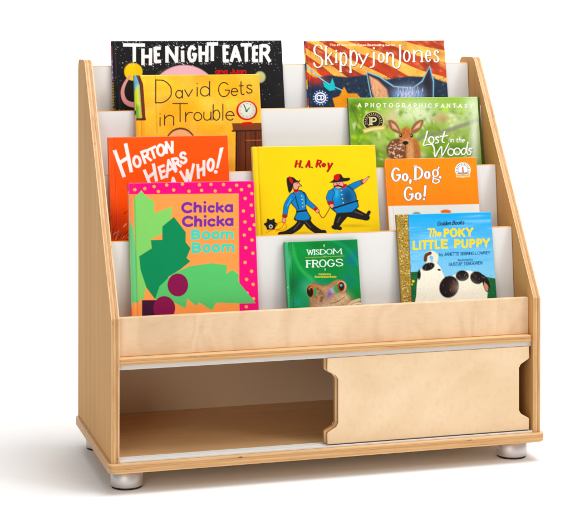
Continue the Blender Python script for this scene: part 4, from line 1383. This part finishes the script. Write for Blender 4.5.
# --- small green frog book
def c_frog(w, h):
    s = Canvas(w, h, quad(.3173, 0, -.0130, [(.3173, -.0136), (.4513, -.0124), (.4485, -.1276), (.3153, -.1254)]), [(284.5, 242.4), (358, 238.8), (360.5, 305.5), (286.8, 308)], (280, 230), 6.62, (14, 140, 66))
    for a in [(150, 120, 70, 50, (20, 150, 70)), (420, 90, 80, 50, (20, 120, 80)), (480, 190, 40, 50, (20, 110, 150)), (100, 360, 60, 60, (10, 96, 50)), (200, 380, 70, 60, (80, 176, 140)), (330, 250, 90, 60, (10, 130, 60)),
              (460, 330, 50, 60, (14, 130, 110)), (60, 200, 20, 60, (90, 180, 130)), (120, 480, 60, 40, (60, 160, 130)), (290, 360, 60, 30, (20, 140, 100)), (500, 430, 40, 30, (20, 130, 60)), (250, 100, 70, 30, (10, 120, 56))]:
        s.blob(*a, op=.8)
    s.stroke([(80, 100), (120, 230), (210, 330)], 11, (74, 180, 96), soft=22, smooth=True, op=.7)
    s.stroke([(330, 60), (440, 120), (520, 230)], 10, (40, 170, 100), soft=24, smooth=True, op=.5)
    s.poly([(28, 78), (52, 78), (66, 530), (40, 530)], (74, 176, 120), soft=6)
    s.stroke([(76, 84), (90, 520)], 1.6, (8, 90, 44), op=.7)
    for k in range(7):
        s.glyph('WISDOMO'[k], 44, 54, 372 + k * 20, 386 + k * 20, (200, 226, 206), 1.3)
    # frog: head, cheeks, eyes, hand
    s.poly([(200, 500), (196, 430), (190, 380), (214, 350), (250, 356), (290, 368), (330, 356), (372, 330), (410, 336), (430, 372), (438, 430), (470, 470), (500, 520), (500, 700), (200, 700)], (176, 128, 92), soft=8, smooth=True)
    s.blob(300, 400, 40, 26, (196, 150, 116), .8)
    s.blob(250, 480, 40, 40, (206, 160, 130), .7)
    s.blob(390, 470, 60, 50, (228, 190, 150), .9)
    s.blob(330, 520, 70, 40, (226, 204, 186), .9)
    s.blob(420, 450, 30, 20, (236, 206, 180), .8)
    s.blob(230, 440, 16, 40, (140, 96, 70), .7)
    s.stroke([(250, 390), (280, 430), (270, 470)], 9, (90, 54, 44), soft=14, op=.7, smooth=True)
    s.blob(330, 420, 16, 30, (96, 110, 190), .9, rot=25)
    s.blob(345, 400, 12, 14, (196, 210, 240), .7)
    s.stroke([(330, 486), (380, 474), (428, 442)], 2.6, (110, 130, 70), soft=4, smooth=True)
    for i in range(500):
        u, v = s.rng.uniform(196, 470), s.rng.uniform(345, 560)
        if ((u - 320) / 120) ** 2 + ((v - 470) / 110) ** 2 < 1:
            s.blob(u, v, s.rng.uniform(2, 8), s.rng.uniform(2, 6), [(150, 104, 74), (226, 190, 160), (120, 84, 60), (200, 170, 140), (150, 150, 90)][i % 5], .35)
    s.stroke([(214, 352), (250, 358), (292, 368), (330, 356)], 3, (110, 76, 56), soft=8, op=.6, smooth=True)
    s.disc(202, 404, 27, 42, (190, 110, 60), soft=4, rot=-6)
    s.disc(198, 408, 21, 35, (40, 20, 18), soft=4, rot=-6)
    s.stroke([(190, 386), (206, 380)], 3, (230, 150, 90), soft=5)
    s.disc(232, 410, 10, 26, (60, 160, 90), soft=6)
    s.disc(404, 374, 37, 41, (150, 100, 70), soft=6)
    s.disc(404, 374, 34, 38, (226, 180, 140), soft=5)
    s.disc(380, 388, 24, 32, (50, 170, 100), soft=6)
    s.disc(402, 376, 26, 34, (176, 92, 34), soft=4)
    for a_ in range(0, 360, 20):
        s.stroke([(402 + 16 * math.cos(R(a_)), 376 + 24 * math.sin(R(a_))), (402 + 24 * math.cos(R(a_)), 376 + 32 * math.sin(R(a_)))], 1, (90, 44, 20), op=.7)
    s.disc(406, 374, 17, 27, (38, 34, 44), soft=4)
    s.disc(404, 366, 8, 8, (150, 190, 220), soft=6, op=.8)
    s.disc(194, 392, 6, 8, (150, 110, 90), soft=5, op=.7)
    s.stroke([(450, 500), (480, 476), (524, 462)], 9, (230, 196, 170), soft=6, smooth=True)
    s.stroke([(470, 506), (500, 488), (530, 486)], 7, (240, 210, 186), soft=5, smooth=True)
    s.grain(.06, .05)
    Wt = (240, 246, 240)
    s.letters([('W', 178, 222, 128, 166), ('I', 224, 234, 128, 166), ('S', 238, 262, 127, 165), ('D', 266, 304, 126, 164), ('O', 306, 348, 124, 163), ('M', 350, 410, 123, 162)], Wt, 3.2, contrast=.5, serif=5, slope=.0)
    s.stroke([(168, 183), (424, 172)], 1.2, (206, 190, 90))
    s.disc(296, 175, 9, 7, (20, 130, 60)); s.text('of', 290, 180, 9, (222, 206, 120), 1.0, width=12)
    s.letters([('F', 174, 210, 198, 250), ('R', 214, 258, 196, 249), ('O', 258, 308, 193, 248), ('G', 312, 362, 192, 246), ('S', 368, 418, 189, 243)], Wt, 4.6, contrast=.5, serif=7)
    s.stroke([(292, 96), (292, 112)], 2.2, (200, 220, 160)); s.disc(292, 102, 5, 3, (200, 220, 160))
    s.stroke([(298, 254), (298, 268)], 2.2, (200, 220, 160)); s.disc(298, 262, 4, 3, (200, 220, 160))
    s.text('Compiled by', 256, 296, 9, (222, 200, 90), 1.3, width=80)
    s.text('Dawn Baumann Brunke', 232, 314, 10, (222, 200, 90), 1.4, width=140)
    return s


book('small green book with a frog peering over the bottom edge', 4, .011, .3173, .4500, -.0130, c_frog, spine=(70, 160, 110), back_col=(20, 120, 60), roll=-.15)


# --- blue book with gold foil spine
def c_poky(w, h):
    s = Canvas(w, h, quad(.5246, 0, .0271, [(.5246, .0277), (.7067, .0266), (.7038, -.1268), (.5238, -.1250)]), [(395.4, 214.6), (490.8, 211.8), (495.8, 298.2), (400.6, 302)], (390, 205), 5.18, (110, 192, 232))
    k = np.clip((s.V - 60) / 330, 0, 1)[..., None]
    s.C = np.array(lin((70, 172, 226))) * (1 - k) + np.array(lin((150, 208, 236))) * k
    for i in range(60):
        u, v = s.rng.uniform(100, 540), s.rng.uniform(40, 330)
        s.blob(u, v, s.rng.uniform(20, 70), s.rng.uniform(2, 6), (60, 164, 222) if i % 2 else (176, 220, 240), .28, rot=-3)
    s.poly([(90, 350), (140, 346), (200, 362), (300, 372), (440, 380), (500, 372), (560, 382), (600, 800), (90, 800)], (34, 104, 62), soft=4)
    for i in range(300):
        s.disc(s.rng.uniform(100, 560), s.rng.uniform(365, 640), 3, 2.4, [(24, 84, 50), (60, 130, 60), (90, 150, 60)][i % 3], soft=3, op=.6)
    s.disc(118, 396, 7, 7, (236, 206, 50), soft=3); s.disc(112, 412, 5, 5, (230, 190, 60)); s.disc(112, 496, 4, 4, (220, 60, 90))
    # pale boulders with dark patches on the grass
    CR, DK = (244, 238, 222), (34, 22, 22)
    s.stroke([(196, 292), (186, 268), (206, 250), (232, 262), (232, 290)], 13, (236, 226, 206), smooth=True, soft=4)
    s.stroke([(180, 286), (184, 262), (204, 250)], 9, (96, 62, 50), smooth=True, soft=5)
    s.poly([(134, 470), (140, 390), (160, 330), (200, 296), (244, 306), (270, 350), (286, 396), (276, 470), (260, 560), (130, 560)], CR, soft=4, smooth=True)
    s.disc(196, 320, 34, 20, DK, soft=5, rot=-20)
    s.disc(148, 362, 9, 26, DK, soft=4)
    s.disc(252, 336, 9, 5, DK, soft=3, rot=10)
    s.poly([(262, 470), (290, 400), (340, 356), (410, 340), (470, 372), (500, 430), (500, 490), (480, 620), (270, 620)], CR, soft=4, smooth=True)
    s.disc(304, 424, 50, 58, DK, soft=6, rot=20)
    s.disc(372, 366, 34, 28, DK, soft=5)
    s.disc(448, 376, 36, 32, DK, soft=5, rot=30)
    s.blob(326, 424, 14, 24, (110, 56, 38), .7)
    s.poly([(470, 360), (500, 376), (516, 420), (500, 450), (482, 420)], DK, soft=4, smooth=True)
    s.poly([(486, 400), (506, 420), (502, 446), (488, 430)], (206, 150, 120), soft=5, smooth=True)
    for i in range(240):
        u, v = s.rng.uniform(130, 490), s.rng.uniform(300, 560)
        s.stroke([(u, v), (u + s.rng.uniform(-4, 4), v + 8)], .9, [(210, 200, 176), (60, 44, 40), (250, 246, 236)][i % 3], r1=.3, op=.25)
    s.blob(390, 430, 40, 30, (250, 246, 232), .6)
    s.grain(.05, .04)
    # gold foil band
    s.poly([(0, 0), (88, 0), (112, 560), (120, 1000), (0, 1000)], (176, 146, 74))
    for i in range(900):
        v = s.rng.uniform(30, 1000)
        u = s.rng.uniform(28, 92) + (v - 50) * .045
        s.disc(u, v, s.rng.uniform(1.6, 4), s.rng.uniform(1.6, 3.4), [(96, 74, 36), (220, 196, 130), (140, 110, 50), (236, 222, 176), (110, 84, 40)][i % 5], soft=2, op=.8)
    s.stroke([(89, 40), (113, 560)], 1.4, (110, 84, 40))
    Y = (250, 214, 56)
    s.text('Golden Books', 240, 107, 19, (40, 60, 90), 2.0, width=138, slant=.25, slope=.06)
    s.letters([('T', 184, 224, 122, 168), ('h', 216, 236, 120, 166), ('e', 238, 262, 140, 164)], Y, 3.6, slant=.15)
    s.letters([('P', 274, 304, 122, 168), ('O', 306, 346, 119, 167), ('K', 350, 386, 118, 165), ('Y', 388, 428, 115, 163)], Y, 5.2, butt=.8)
    s.letters([('L', 114, 144, 186, 234), ('I', 146, 160, 185, 233), ('T', 160, 192, 183, 231), ('T', 192, 224, 182, 230), ('L', 228, 254, 180, 228), ('E', 260, 298, 178, 226),
               ('P', 330, 362, 177, 224), ('U', 366, 402, 175, 223), ('P', 408, 438, 174, 221), ('P', 444, 474, 173, 219), ('Y', 474, 514, 171, 218)], Y, 5.2, butt=.8)
    TX = (44, 96, 140)
    s.text('by JANETTE SEBRING LOWREY', 254, 264, 14, TX, 1.6, width=260, slope=.045)
    s.text('illustrated by', 350, 290, 9, TX, 1.1, width=76, slope=.05)
    s.text('GUSTAF TENGGREN', 302, 314, 14, TX, 1.6, width=172, slope=.05)
    return s


book('blue picture book with gold foil spine and yellow title, front row right', 4, .007, .5246, .7054, .0271, c_poky, spine=(150, 122, 64), back_col=(90, 150, 190), roll=.3)
